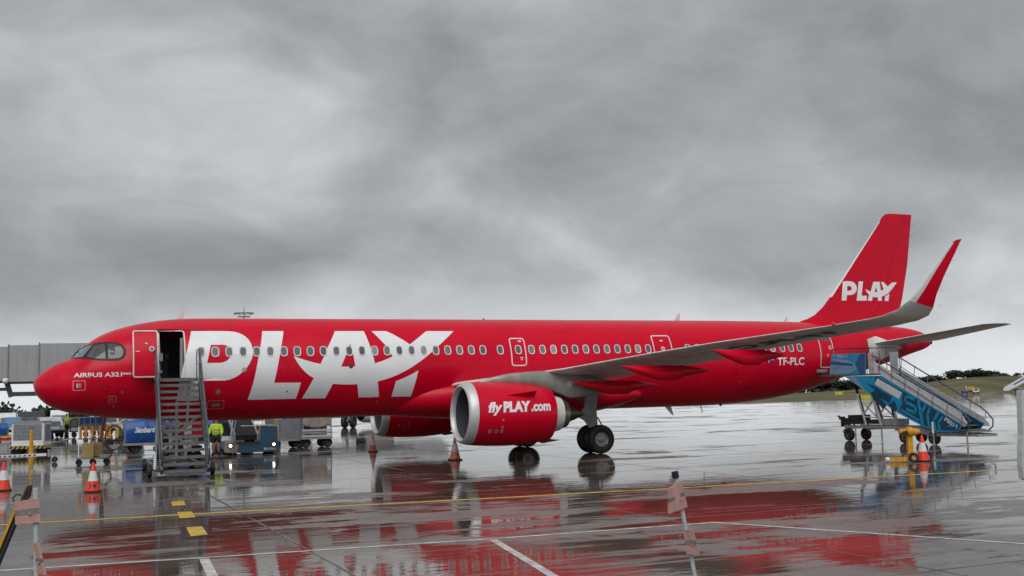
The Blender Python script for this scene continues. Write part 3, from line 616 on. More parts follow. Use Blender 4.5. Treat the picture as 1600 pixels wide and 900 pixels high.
b = B(); b.path([(2.05, fus_y(2.05, 3.62), 3.62), (1.98, fus_y(2.05, 3.62)-.10, 3.62), (1.86, fus_y(2.05, 3.62)-.10, 3.62)], .012, 6); b.build('air_data_probe', STEEL, jet)
# cockpit glazing
def cock(side):
    fr = [(1.30, 4.33), (1.50, 4.60), (1.82, 4.82), (2.14, 4.91), (2.55, 4.94), (2.90, 4.91), (3.11, 4.80), (3.23, 4.62), (3.23, 4.45), (3.14, 4.29), (2.97, 4.20), (2.70, 4.19), (2.25, 4.22), (1.85, 4.29), (1.6, 4.31)]
    c = link('cockpit_window_frame', decal_mesh('cockpit_window_frame', [[fr]], on_fus(.010, side), BLACKP, .08, .06), jet)
    link('windscreen', decal_mesh('windscreen', [[[(1.40, 4.365), (1.56, 4.60), (1.82, 4.775), (2.08, 4.85), (1.90, 4.62), (1.70, 4.37)]]], on_fus(.018, side), WSHLD, .06, .05), c)
    for q in ([(1.83, 4.37), (2.13, 4.81), (2.48, 4.865), (2.50, 4.28), (2.2, 4.29)], [(2.60, 4.865), (2.88, 4.845), (3.06, 4.72), (3.13, 4.56), (3.10, 4.40), (3.00, 4.305), (2.85, 4.28), (2.60, 4.28)]):
        link('cockpit_window', decal_mesh('cockpit_window', [[q]], on_fus(.018, side), COCK, .06, .05), c)
    # head-rests seen through the side glass
    link('cockpit_seat', decal_mesh('cockpit_seat', [[rrect(2.14, 4.40, 2.30, 4.66, .06)], [rrect(2.66, 4.42, 2.84, 4.70, .06)]], on_fus(.0185, side), INTER, .1, .1), c)
for s_ in (-1, 1): cock(s_)
b = B(); b.path([(1.62, -.35, 4.40), (1.55, -.55, 4.62), (1.62, -.7, 4.74)], .012, 5); b.build('windscreen_wiper', BLACKP, jet)
# wing to body fairing
bx = [12.9, 13.6, 14.4, 15.4, 16.6, 18, 20, 22, 23.4, 24.4, 25.1, 25.5, 25.75]
bw = [.4, .85, 1.35, 1.78, 2.04, 2.16, 2.26, 2.30, 2.26, 2.14, 1.95, 1.72, 1.4]; bz0 = [2.0, 1.84, 1.75, 1.66, 1.58, 1.54, 1.54, 1.56, 1.66, 1.84, 2.03, 2.17, 2.30]; bz1 = [2.3, 2.85, 3.16, 3.36, 3.46, 3.5, 3.5, 3.42, 3.24, 3.05, 2.88, 2.74, 2.6]
fw_, f0, f1 = pchip(bx, bw), pchip(bx, bz0), pchip(bx, bz1); b = B(); vs = []; NX = 44; n_ = 40
for i in range(NX):
    x = 12.9+(25.75-12.9)*i/(NX-1); c = (f0(x)+f1(x))/2; r = (f1(x)-f0(x))/2
    for k in range(n_): a = 2*pi*k/n_; ca, sa = cos(a), sin(a); ex = .8+.2*max(0, min(1, (18-x)/4)); vs.append((x, fw_(x)*abs(ca)**ex*(1 if ca > 0 else -1), c+r*abs(sa)**ex*(1 if sa > 0 else -1)))
b.add(vs, [(i*n_+k, i*n_+(k+1) % n_, (i+1)*n_+(k+1) % n_, (i+1)*n_+k) for i in range(NX-1) for k in range(n_)]+[tuple(range(n_)), tuple((NX-1)*n_+k for k in range(n_))])
b.build('belly_fairing', RED, jet, True)

# lofted flying surfaces
def foil(c):    # half thickness of a unit section
    return 5*(.2969*sqrt(c)-.126*c-.3516*c*c+.2843*c**3-.1015*c**4)*.5*2
def loft(stations, c0, c1, n=9, b=None, mi=0):
    """stations: (LE, TE, thickness, normal)"""
    b = b or B(); vs = []; cs = [c0+(c1-c0)*((i/n)**(1.7 if c0 == 0 else 1)) for i in range(n+1)]; loop = [(c, 1) for c in cs]+[(c, -1) for c in reversed(cs) if not (c == 0)]
    if c0 > 0: pass
    for le, te, th, nn_ in stations:
        le, te, nn_ = V(le), V(te), V(nn_).normalized(); ch_ = (te-le)
        for c, s in loop: vs.append(le+ch_*c+nn_*(s*th*foil(c)*(1.0 if s > 0 else .9)))
    m_ = len(loop); K_ = len(stations)
    fs = [(i*m_+k, i*m_+(k+1) % m_, (i+1)*m_+(k+1) % m_, (i+1)*m_+k) for i in range(K_-1) for k in range(m_)]+[tuple(range(m_)), tuple((K_-1)*m_+k for k in range(m_))]
    b.add(vs, fs, mi); return b
lex = lambda s: 18.75+.63*(s-5.75)
tex = lambda s: 23.15 if s < 6.4 else 23.15+.405*(s-6.4)
lez = pchip([1.6, 6.2, 8.9, 12, 16, 17.1], [2.98, 3.46, 3.85, 4.26, 4.70, 4.86]); tez = pchip([1.6, 6.4, 9.4, 12.4, 14.6, 17.0], [2.92, 3.36, 3.70, 4.16, 4.42, 4.72])
def wing(side):
    def pt(x, s, z): return (x, side*s, z-(.45*max(0, s-15)/3.3 if side > 0 else 0))
    S = []
    for s in (1.6, 3, 4.5, 6.4, 8, 10, 12, 14, 15.5, 16.6):
        ch_ = tex(s)-lex(s); th = ch_*(.135 if s < 6 else .115)*.5*1.0
        S.append((pt(lex(s), s, lez(s)+.02), pt(tex(s), s, tez(s)), th, (0, side*-.09, 1)))
    wg = loft(S, .13, .74).build('wing', GREYP, jet, True)
    for a_, c_, nm in ((0, 3, 'slat'), (3, 5, 'slat'), (5, 7, 'slat'), (7, 9, 'slat')):
        sub = S[a_:c_+1]
        if a_ == 0: continue
        loft(sub, 0, .126).build(nm, GREYP if a_ else GREYP, wg, True)
    loft(S[:4], 0, .126).build('leading_edge', GREYP, wg, True)
    for a_, c_, nm in ((0, 3, 'flap'), (3, 7, 'flap'), (7, 9, 'aileron')): loft(S[a_:c_+1], .746, 1.0, 6).build(nm, GREYP, wg, True)
    # sharklet: the tip bends upward and sweeps aft
    T_ = []
    le_pts = [(16.6, 25.58, 4.80), (17.05, 25.9, 4.89), (17.45, 26.2, 5.07), (17.75, 26.5, 5.38), (17.93, 26.82, 5.80), (18.08, 27.25, 6.4), (18.22, 27.72, 7.0), (18.28, 27.96, 7.28), (18.30, 28.16, 7.37)]
    te_pts = [(16.6, 27.28, 4.68), (17.1, 27.46, 4.76), (17.52, 27.52, 4.90), (17.82, 27.44, 5.13), (17.98, 27.46, 5.55), (18.12, 27.72, 6.2), (18.25, 28.12, 6.95), (18.30, 28.28, 7.26), (18.31, 28.38, 7.40)]
    for i, ((s, x, z), (s2, x2, z2)) in enumerate(zip(le_pts, te_pts)):
        j0, j1 = max(i-1, 0), min(i+1, 8); sp_ = V((0, side*(le_pts[j1][0]-le_pts[j0][0]), le_pts[j1][2]-le_pts[j0][2])); ch_ = V((1, 0, 0)); n__ = sp_.cross(ch_) if side < 0 else ch_.cross(sp_)
        if n__.z < 0 and i < 4: n__ = -n__
        if i >= 4 and n__.y*side > 0: n__ = -n__
        T_.append((pt(x, s, z), pt(x2, s2, z2), [.085, .08, .075, .07, .06, .05, .04, .03, .008][i]*1.3, n__))
    sk = loft(T_[:4], 0, 1.0, 10).build('sharklet', GREYP, jet, True)
    # inner face grey leading strip, red blade
    loft(T_[3:], .25, 1.0, 8).build('sharklet_blade', RED, sk, True); loft(T_[3:8], 0, .245, 6).build('sharklet_leading_edge', GREYP, sk, True)
    loft(T_[7:], 0, .245, 6).build('sharklet_tip', RED, sk, True)
    b = B()
    for i in range(5): z_ = 5.2+.5*i; x_ = 27.45+(.05, .1, .3, .55, .8)[i]; b.path([pt(x_, 17.95+.07*i, z_), pt(x_+.16, 17.95+.07*i, z_+.0)], .005, 4)
    b.build('static_wick', BLACKP, sk)
    # flap track fairings
    for s, xa, xb, zt, zb, w_ in ((6.5, 19.6, 23.6, 3.05, 2.62, .17), (9.25, 20.3, 24.3, 3.58, 3.12, .17), (12.7, 22.1, 25.25, 4.02, 3.58, .15)):
        b = B(); vs = []; ns = 16; m_ = 16
        for i in range(ns+1):
            u_ = i/ns; x = xa+(xb-xa)*u_; sh = (sin(pi*min(1, u_*.5+.02)**.8)**.7 if u_ < 1 else 0); wd = w_*max(.03, (min(1, u_*3.2))**.7*(1-max(0, (u_-.62)/.38))**.75)
            hh = max(.02, 1.22*min(1, u_*2.4)**.8*(1-max(0, (u_-.68)/.32))**.8); z_top = zt-.02+.0*u_-(zt-zb)*.42*max(0, (u_-.6)/.4); z_bot = z_top-(zt-zb)*1.05*hh
            if u_ > .68: z_top = zt-.02-(zt-zb)*.45*((u_-.68)/.32); z_bot = z_top-(zt-zb)*hh*.85
            c = (z_top+z_bot)/2; r = (z_top-z_bot)/2
            for k in range(m_): a = 2*pi*k/m_; vs.append(pt(x, s+wd*cos(a), c+r*sin(a)))
        b.add(vs, [(i*m_+k, i*m_+(k+1) % m_, (i+1)*m_+(k+1) % m_, (i+1)*m_+k) for i in range(ns) for k in range(m_)]+[tuple(range(m_)), tuple(ns*m_+k for k in range(m_))])
        b.build('flap_track_fairing', RED, wg, True)
    b = B()
    for s, x in ((11.0, 24.55), (14.2, 26.0)): b.prism([(x-.7, tez(s)-.05), (x-.1, tez(s)-.16), (x+.05, tez(s)-.12), (x-.05, tez(s)-.02)], 'y', side*s-.05, side*s+.05)
    b.build('flap_hinge', GREYP, wg)
    return wg
wl = wing(-1); wing(1)
# registration under the port wing
def under(x, z):    # x = along the span, z = along the chord
    s = x; c = z; xx = lex(s)+(tex(s)-lex(s))*c; zz_ = lez(s)+(tez(s)-lez(s))*c - (tex(s)-lex(s))*.115*.5*foil(c)*.9-.015
    return (xx, -s, zz_)
P, T = text_fit('TF-PLC', 11.6, 15.2, .34, .30, bold=.02)
link('registration', decal_mesh('registration', [], lambda x, z: under(26.8-x, .98-z), M('dark_marking', (.05, .05, .05), .5), .3, .1, (P, T)), wl, 'dark registration letters under the wing')
for s_o in [7.6+.82*i for i in range(10)]:
    link('fuel_access_panel', decal_mesh('fuel_access_panel', [[[(s_o+.26*cos(2*pi*q/18), .40+.055*sin(2*pi*q/18)) for q in range(18)], [(s_o+.235*cos(-2*pi*q/18), .40+.046*sin(-2*pi*q/18)) for q in range(18)]]], lambda x, z: under(x, z), M('dull_panel_gap', (.22, .22, .21), .5), .2, .05), wl)
for ck in (.16, .60):
    link('panel_seam', decal_mesh('panel_seam', [[[(6.6, ck), (15.4, ck), (15.4, ck+.006), (6.6, ck+.006)]]], lambda x, z: under(x, z), M('dull_panel_gap', (.22, .22, .21), .5), .4, .1), wl)
b = B(); b.ball((25.0, -15.75, 4.72), .055, 8); b.build('navigation_lamp', REDL, jet)

# fin and tailplane
def finst(z, xl, xt, th): return ((xl, 0, z), (xt, 0, z), th, (0, 1, 0))
F = [finst(5.5, 35.2, 42.10, .20), finst(5.93, 35.95, 42.22, .20), finst(6.05, 36.40, 42.26, .195), finst(6.25, 36.85, 42.34, .19), finst(6.65, 37.38, 42.52, .18), finst(7.19, 37.9, 42.72, .17), finst(9.0, 39.46, 43.2, .13), finst(11.3, 41.43, 43.6, .085), finst(11.55, 41.63, 43.65, .075), finst(11.70, 41.85, 43.68, .045), finst(11.76, 42.15, 43.69, .015)]
fin = loft(F, .03, .70).build('fin', RED, jet, True)
loft(F[5:8], 0, .022, 5).build('fin_leading_edge', WHITE, fin, True); loft(F[:6], 0, .03, 5).build('dorsal_fillet', RED, fin, True); loft(F[7:], 0, .03, 5).build('fin_tip', RED, fin, True)
loft(F[1:], .705, 1.0, 7).build('rudder', RED, fin, True)
def fin_y(off):
    zf = [f[0][2] for f in F]; xl = pchip(zf, [f[0][0] for f in F]); xt = pchip(zf, [f[1][0] for f in F]); tf = pchip(zf, [f[2] for f in F])
    return lambda x, z: (x, -(tf(z)*foil(max(0, min(1, (x-xl(z))/(xt(z)-xl(z)))))+off), z)
TL = [[[(38.75, 8.02), (39.10, 8.035), (39.28, 8.02), (39.41, 7.98), (39.52, 7.90), (39.59, 7.80), (39.61, 7.66), (39.585, 7.55), (39.51, 7.45), (39.41, 7.365), (39.28, 7.315), (39.14, 7.30), (38.94, 7.3), (38.88, 7.01), (38.57, 7.01), (38.65, 7.49)], [(38.99, 7.77), (38.97, 7.53), (39.12, 7.53), (39.20, 7.55), (39.25, 7.60), (39.28, 7.67), (39.25, 7.73), (39.17, 7.78)]],
 [[(39.76, 8.03), (40.05, 8.04), (39.9, 7.27), (40.26, 7.28), (40.21, 7.02), (39.55, 7.01)]],
 [[(40.17, 7.63), (40.27, 7.46), (40.41, 7.33), (40.29, 7.02), (40.59, 7.02), (40.64, 7.22), (40.82, 7.21), (40.99, 7.21), (41.01, 7.02), (41.27, 7.03), (41.26, 7.25), (41.42, 7.29), (41.57, 7.35), (41.70, 7.42), (41.81, 7.49), (42.03, 7.68), (42.38, 8.03), (42.04, 8.02), (41.73, 7.8), (41.45, 8.03), (41.26, 8.03), (41.43, 7.63), (41.23, 7.56), (41.17, 8.04), (40.74, 8.03), (40.54, 7.52), (40.44, 7.53)], [(40.92, 7.75), (40.99, 7.49), (40.79, 7.48)]],
 [[(41.46, 7.02), (41.73, 7.02), (41.81, 7.42), (41.51, 7.26)]]]
for L_ in TL: link('fin_lettering', decal_mesh('fin_lettering', [L_], fin_y(.006), LETT, .15, .15), fin)
b = B()
for z_, x_ in ((11.2, 43.6), (10.6, 43.48), (10.0, 43.36)): b.path([(x_, 0, z_), (x_+.2, 0, z_)], .008, 4)
b.build('static_wick', BLACKP, fin)
link('tail_panel', decal_mesh('tail_panel', [[[(39.15, 4.93), (39.85, 5.10), (41.19, 4.72), (41.85, 4.52), (40.9, 4.10), (40.25, 3.82), (39.17, 4.12)]]], on_fus(.012), GREYP, .15, .08), jet)
for side in (-1, 1):
    H = [((39.3+(s-.5)*.52, side*s, 4.62+(s-.5)*.145), (43.35+(s-.5)*.075, side*s, 4.70+(s-.5)*.122), .5*.10*(4.05-(s-.5)*.45), (0, -side*.12, 1)) for s in (.5, 1.6, 3, 4.6, 5.9)]+[((42.6, side*6.15, 5.43), (43.78, side*6.15, 5.38), .05, (0, -side*.12, 1)), ((43.2, side*6.26, 5.43), (43.84, side*6.26, 5.39), .015, (0, -side*.12, 1))]
    hp = loft(H, 0, .70).build('tailplane', GREYP, jet, True); loft(H[1:6], .706, 1.0, 6).build('elevator', GREYP, hp, True)
b = B(); b.lathe([(0, .15), (.16, .13), (.18, .10), (.02, .09)], (44.36, 0, 4.80), (1, 0, .15), 16, caps=True); b.build('auxiliary_exhaust', STEEL, jet, True)
for x, z, s_ in ((5.44, 5.88, 1), (28.65, 5.9, 1), (35.04, 5.85, .8), (18.5, 5.915, .25)):
    b = B(); b.prism([(x-.22*s_, z), (x+.10*s_, z), (x+.12*s_, z+.38*s_), (x+.04*s_, z+.38*s_)], 'y', -.012, .012); b.build('blade_antenna', WINF if s_ > .3 else BLACKP, jet)
for x in (27.85,): b = B(); b.prism([(x-.12, 1.82), (x+.22, 1.82), (x+.36, 1.38), (x+.28, 1.38)], 'y', -.015, .015); b.build('blade_antenna', GREYP, jet)
b = B(); b.path([(29.75, 0, 1.82), (29.78, 0, 1.66), (29.84, 0, 1.55), (29.8, 0, 1.44)], .02, 6); b.ball((30.9, 0, 1.80), .07, 8); b.build('drain_mast', BLACKP, jet)

# engines
def engine(side):
    yc = side*5.75
    ax0 = V((15.12, yc, 1.885)); ax = V((1, 0, -.03)).normalized()
    prof = [(.36, 1.204), (.6, 1.225), (1.1, 1.245), (1.7, 1.245), (2.3, 1.225), (2.9, 1.17), (3.35, 1.11), (3.68, 1.045), (3.70, 1.03), (3.66, 1.02), (3.0, 1.06)]
    b = B(); b.lathe(prof, ax0, ax, 56)
    e_ = b.build('engine_nacelle', RED, jet, True)
    b = B(); b.lathe([(1.02, .985), (.6, .98), (.20, .966)], ax0, ax, 56); b.build('inlet_duct', M('dark_acoustic_lining', (.07, .072, .08), .5, var=.1), e_, True)
    b = B(); b.lathe([(.20, .964), (.13, .972), (.06, .99), (0, 1.045), (.02, 1.10), (.10, 1.155), (.28, 1.196), (.36, 1.205)], ax0, ax, 56); b.build('inlet_lip', ALU if False else M('inlet_lip_metal', (.60, .61, .62), .42, .35, var=.12, vs=2), e_, True)
    b = B(); b.lathe([(1.02, .985), (.98, .28)], ax0, ax, 40); b.build('fan_backplate', BLACKP, e_, True)
    fb = B()
    u = ax.orthogonal().normalized(); q = ax.cross(u)
    for k in range(18):
        a = 2*pi*k/18; d = u*cos(a)+q*sin(a); t_ = ax.cross(d)
        p0 = ax0+ax*.86+d*.27; p1 = ax0+ax*.90+d*.965
        fb.add([p0-t_*.06-ax*.05, p0+t_*.06+ax*.05, p1+t_*.15+ax*.03, p1-t_*.15-ax*.03], [(0, 1, 2, 3)])
    fb.build('fan_blades', STEEL, e_)
    b = B(); b.lathe([(.50, .01), (.56, .08), (.68, .17), (.84, .25), (.98, .29)], ax0, ax, 24); b.build('spinner', BLACKP, e_, True)
    b = B(); b.lathe([(3.0, .95), (3.5, .82), (3.9, .74), (4.22, .66), (4.24, .63), (4.1, .6)], ax0, ax, 40); b.build('core_cowl', GREYP, e_, True)
    b = B(); b.lathe([(4.05, .63), (4.3, .60), (4.52, .53), (4.53, .50), (4.3, .5)], ax0, ax, 36); b.build('core_nozzle', BRONZE, e_, True)
    b = B(); b.lathe([(4.1, .42), (4.5, .38), (4.9, .25), (5.25, .10), (5.42, .02)], ax0, ax, 28); b.build('exhaust_cone', STEEL, e_, True)
    # strake
    s_ = side*-1 if side > 0 else 1
    cs = V((0, -cos(radians(36)), sin(radians(36)))); pa = ax0+ax*1.55+cs*1.24; pb = ax0+ax*2.75+cs*1.17
    if side < 0:
        b = B(); wv = cs*.40; tn = V((0, .02, .02)); b.add([pa-tn, pb-tn, pb+wv+ax*-.02-tn, pa+tn, pb+tn, pb+wv+ax*-.02+tn], [(0, 1, 2), (3, 4, 5), (0, 1, 4, 3), (1, 2, 5, 4), (2, 0, 3, 5)]); b.build('nacelle_strake', RED, e_)
    rp = pchip([p[0] for p in prof[:8]], [p[1] for p in prof[:8]])
    def nac(off):
        def f(x, z):
            t = x-15.12; zc_ = 1.885-.03*t; r = rp(t)+off; dz = z-zc_; return (x, yc-sqrt(max(0, r*r-dz*dz)), z)
        return f
    if side < 0:
        for s, x0, x1, bo, sh in (('fly', 15.83, 16.42, .040, .25), ('PLAY', 16.44, 17.62, .058, .12), ('.com', 17.62, 18.50, .040, .12)):
            P, T = text_fit(s, x0, x1, 1.935, .36, bold=bo, shear=sh); link('nacelle_lettering', decal_mesh('nacelle_lettering', [], nac(.007), LETT, .15, .08, (P, T)), e_)
    M_ = [[rrect(15.88, 1.14, 16.0, 1.28, .01, 2)], disc(16.2, 1.19, .07, .035, 12), [rrect(16.38, 1.14, 16.48, 1.27, .01, 2)], disc(16.43, 1.63, .045, .015, 10), disc(16.43, 1.35, .05, .02, 10)]
    link('service_marking', decal_mesh('service_marking', M_, nac(.006), DK, .1, .06), e_)
    b = B()    # cowl seams as thin bands
    for t in (2.42,): b.lathe([(t, rp(t)+.002), (t+.012, rp(t)+.002)], ax0, ax, 56)
    b.build('cowl_seam', M('dark_red_seam', (.12, .004, .01), .5), e_, True)
    b = B(); b.prism([(18.2, .78), (18.75, .80), (19.35, .72), (18.6, .62)], 'y', yc-.10, yc+.10); b.build('drain_fairing', M('dark_violet_paint', (.06, .003, .03), .4), e_)
    # pylon
    b = B(); st = [(15.95, 3.09, 3.04, .03), (16.5, 3.27, 3.0, .14), (17.2, 3.40, 2.95, .2), (18.2, 3.47, 2.90, .22), (19.0, 3.48, 2.70, .23), (19.8, 3.36, 2.35, .22), (20.6, 3.28, 2.42, .18), (21.3, 3.15, 2.52, .13), (22.0, 3.0, 2.62, .06), (22.3, 2.85, 2.72, .02)]
    vs = []; m_ = 12
    for x, zt, zb, wd in st:
        c = (zt+zb)/2; r = (zt-zb)/2
        for k in range(m_): a = 2*pi*k/m_; ca, sa = cos(a), sin(a); vs.append((x, yc+wd*abs(ca)**.5*(1 if ca > 0 else -1), c+r*abs(sa)**.6*(1 if sa > 0 else -1)))
    b.add(vs, [(i*m_+k, i*m_+(k+1) % m_, (i+1)*m_+(k+1) % m_, (i+1)*m_+k) for i in range(len(st)-1) for k in range(m_)]+[tuple(range(m_)), tuple((len(st)-1)*m_+k for k in range(m_))])
    py = b.build('engine_pylon', M('satin_pylon_metal', (.33, .32, .295), .33, .35, var=.25, vs=1.5), jet, True)
    if side < 0:
        b = B(); b.lathe([(0, .13), (.01, .13)], (19.75, yc-.225, 2.93), (0, -1, 0), 20, caps=True); b.build('access_panel', M('pale_panel', (.46, .47, .46), .4), py)
engine(-1); engine(1)
# landing gear
def wheel_mesh(R, W, name='wheel', hub=None):
    b = B(); s = W/2
    b.lathe([(-s*.62, R*.52), (-s*.9, R*.62), (-s, R*.80), (-s*.86, R*.94), (-s*.5, R*.995), (-s*.1, R), (s*.1, R), (s*.5, R*.995), (s*.86, R*.94), (s, R*.80), (s*.9, R*.62), (s*.62, R*.52)], (0, 0, 0), (0, 1, 0), 32, 0)
    for e_ in (-1, 1): b.lathe([(e_*s*.62, R*.53), (e_*s*.5, R*.46), (e_*s*.28, R*.42), (e_*s*.25, R*.26), (e_*s*.5, R*.22), (e_*s*.62, R*.12), (e_*s*.62, .001)], (0, 0, 0), (0, 1, 0), 24, 1)
    for k in range(8):
        a = k*pi/4
        for e_ in (-1, 1): b.box((R*.33*cos(a), e_*s*.34, R*.33*sin(a)), (R*.07, .02, R*.07), 1)
    return b.mesh(name, [BLACK, hub or HUB], True)
WM = wheel_mesh(.605, .42)
for side in (-1, 1):
    y = side*3.80; b = B()
    b.path([(21.98, y, .585), (21.96, y, 1.5)], .085, 12, mi=1); b.path([(21.96, y, 1.25), (21.9, y-side*.05, 2.8)], .125, 14); b.path([(21.98, y-.62, .585), (21.98, y+.62, .585)], .07, 10)
    b.path([(21.95, y, 1.7), (21.7, y-side*1.6, 2.6)], .06, 10); b.path([(22.12, y, 1.0), (22.3, y, 1.2), (22.12, y, 1.5)], .035, 8)
    g_ = b.build('main_landing_gear', [GREYD, ALU], jet, True)
    b = B(); b.prism([(21.50, 2.75), (21.42, 2.0), (21.20, 1.72), (21.1, 1.55), (21.38, 1.40), (21.55, 1.18), (21.62, 1.08), (22.02, 1.13), (21.98, 1.9), (22.1, 2.85)], 'y', y+side*.15, y+side*.19); b.build('gear_door', GREYD, g_)
    for dy in (-.46, .46):
        o = link('wheel', WM, g_); o.location = (21.98, y+dy, .605)
NW = wheel_mesh(.38, .22); b = B(); b.path([(5.07, 0, .38), (5.02, 0, 2.1)], .08, 12); b.path([(5.07, -.3, .38), (5.07, .3, .38)], .05, 8); b.path([(5.04, 0, 1.2), (4.3, 0, 2.1)], .045, 8)
g_ = b.build('nose_landing_gear', GALVL, jet, True)
for dy in (-.25, .25): o = link('wheel', NW, g_); o.location = (5.07, dy, .38)
b = B(); b.prism([(5.3, 1.95), (6.3, 1.9), (6.2, 1.25), (5.4, 1.3)], 'y', -.42, -.39); b.build('gear_door', RED, g_)
#@@PART2
# ---------------------------------------------------------------- passenger stairs at the forward door
st = thing('passenger_stairs', 'grey steel passenger stairs with open treads leading up to the open forward door', 'stairs', (4.9, -4.2, 0), world=True)
ZT = 3.47; YT = -3.25; YB = -6.05; NT_ = 14
def sx0(y): return 4.20 + (y+2.3)*.022
tl = B(); tl.box((0, 0, 0), (1.40, .25, .035)); tl.box((0, -.125, -.03), (1.40, .022, .10)); tme = tl.mesh('tread', TREAD)
for i in range(NT_):
    u_ = i/(NT_-1); z = ZT-.24-(ZT-.24-.26)*u_; y = YT-.12+(YB-YT)*u_
    o = link('tread', tme, st); o.location = (sx0(y)+.76-4.9, y+4.2, z)
b = B(); b.box((4.92, -2.62, ZT-.03), (1.50, 1.3, .05)); b.box((4.92, -3.27, ZT-.06), (1.5, .04, .12)); b.build('platform', TREAD, st)
b = B(); b.box((4.85, -2.02, ZT-.05), (1.42, .14, .16)); b.build('door_bumper', BLACK, st)
for s in (0, 1):
    X_ = lambda y: sx0(y)+(-.02 if s == 0 else 1.54)
    b = B(); b.beam((X_(-3.2), -3.2, ZT-.12), (X_(YB-.1), YB-.15, .20), .07, .32); b.build('stringer', GALV, st)
    b = B()   # handrail: top rail, mid rail, posts
    tp = [(X_(-2.2), -2.25, ZT+1.08), (X_(-3.3), -3.35, ZT+1.05), (X_(YB), YB-.25, 1.22), (X_(YB), YB-.45, .98), (X_(YB), YB-.35, .62), (X_(YB), YB-.1, .45)]
    b.path(tp, .028, 8); b.path([(X_(-2.2), -2.25, ZT+.55), (X_(-3.3), -3.33, ZT+.52), (X_(YB), YB-.2, .72)], .018, 6)
    b.build('handrail', GALV, st, True)
    pb = B(); pb.path([(0, 0, 0), (0, 0, 1.06)], .022, 6); pm = pb.mesh('handrail_post', GALV, True)
    for y, z in [(-2.3, ZT-.02), (-3.2, ZT-.05)]+[(YT+(YB-YT)*q, ZT-(ZT-.2)*q-.05) for q in (.25, .5, .75, .98)]:
        o = link('handrail_post', pm, st); o.location = (X_(y)-4.9, y+4.2, z)
    b = B(); vs = []
    for q in (0, .33, .66, 1): y = -3.3+(YB+3.3)*q; z = ZT+.02-(ZT-.2)*q; vs += [(X_(y)+(.03 if s else -.03), y, z), (X_(y)+(.03 if s else -.03), y, z+.62)]
    b.add(vs, [(2*k, 2*k+1, 2*k+3, 2*k+2) for k in range(3)]); o = b.build('side_panel', M('blue_grey_side_panel', (.11, .14, .17), .4, .4, var=.35, vs=5), st)
    md = o.modifiers.new('t', 'SOLIDIFY'); md.thickness = .012
    b = B(); xx = 3.93 if s == 0 else 5.72     # stabiliser leg with its white fluted sleeve
    b.path([(xx, -5.75, .03), (xx, -5.75, .95)], .03, 8); b.box((xx, -5.75, .015), (.16, .16, .03)); b.build('stabiliser_leg', GALV, st)
    b = B(); [b.lathe([(0, .045), (.03, .062), (.06, .045)], (xx, -5.75, .30+.06*k), (0, 0, 1), 10) for k in range(10)]; b.build('stabiliser_sleeve', VWHITE, st, True)
    b = B(); b.box((xx+(.16 if s == 0 else -.16), -5.95, .16), (.34, .10, .16)); b.build('corner_bumper', M('rust_marked_steel', (.30, .22, .18), .6, var=.4, vs=25), st)
b = B(); b.beam((4.0, -6.1, .15), (5.72, -6.1, .12), .08, .10); b.build('bottom_crossbar', GALVL, st)
b = B(); b.beam((4.0, -6.0, .34), (4.05, -1.0, .34), .1, .12); b.beam((5.62, -6.0, .34), (5.66, -1.0, .34), .1, .12); b.beam((4.0, -1.0, .34), (5.66, -1.0, .34), .1, .12); b.beam((4.0, -4.0, .34), (5.66, -4.0, .34), .1, .12)
b.build('chassis', GALV, st)
b = B()
b.beam((4.35, -2.4, ZT-.1), (4.35, -1.3, .4), .08); b.beam((5.45, -2.4, ZT-.1), (5.45, -1.3, .4), .08)
b.beam((4.2, -4.15, 2.1), (4.85, -3.3, 1.45), .07); b.beam((5.6, -4.15, 2.1), (4.95, -3.3, 1.45), .07); b.beam((4.9, -3.3, 2.6), (4.9, -3.3, .5), .09); b.beam((4.3, -3.6, .75), (4.9, -3.3, 1.35), .07); b.beam((5.5, -3.6, .75), (4.9, -3.3, 1.35), .07)
b.build('scissor_support', GALVL, st)
b = B(); b.box((5.38, -2.7, 1.55), (.24, .2, .34)); b.box((5.36, -2.7, .95), (.26, .2, .4)); b.build('control_box', VWHITE, st)
SW = wheel_mesh(.23, .16, hub=HUBD)
for x, y in ((3.78, -5.3), (5.9, -5.3), (3.95, -1.3), (5.7, -1.3)):
    o = link('wheel', SW, st); o.location = (x-4.9, y+4.2, .23); o.rotation_euler = (0, 0, pi/2)

# ---------------------------------------------------------------- passenger stairs at the rear door
rs = thing('passenger_stairs', 'bright blue sided passenger stairs PS011 raised to the rear door of the red jet', 'stairs', (36.1, -6.8, 0), world=True)
XN, XF = 35.3, 36.5
b = B(); b.prism([(-3.9, 3.04), (-5.61, 2.18), (-7.3, 1.34), (-8.7, .80), (-9.6, .57), (-10.75, .60), (-11.0, .90), (-6.35, 3.02)], 'x', XN, XN+.05); bp_ = b.build('side_panel', BLUEP, rs, label='blue printed side panel with navy pattern')
b = B(); b.prism([(-3.9, 3.04), (-5.61, 2.18), (-7.3, 1.34), (-8.7, .80), (-9.6, .57), (-10.75, .60), (-11.0, .90), (-6.35, 3.02)], 'x', XF-.05, XF); b.build('side_panel', NAVY, rs)
def onx(off=.004): return lambda a, z: (XN-off, a, z)
NV = [[(-7.75, 2.27), (-8.99, 1.73), (-10.1, 1.24), (-10.9, .88), (-10.72, .64), (-9.71, .63), (-9.25, .70), (-8.0, 1.15), (-7.41, 1.42), (-7.53, 1.81)],
      [(-6.05, 3.0), (-7.75, 2.27), (-7.62, 2.10), (-5.94, 2.83)],
      [(-5.35, 2.72), (-6.0, 2.50), (-7.0, 2.06), (-6.82, 1.78), (-6.21, 2.02), (-6.62, 1.72), (-6.35, 1.52), (-5.62, 2.24), (-5.95, 2.36)],
      [(-6.75, 1.70), (-7.15, 1.90), (-7.3, 1.5), (-7.1, 1.38)]]
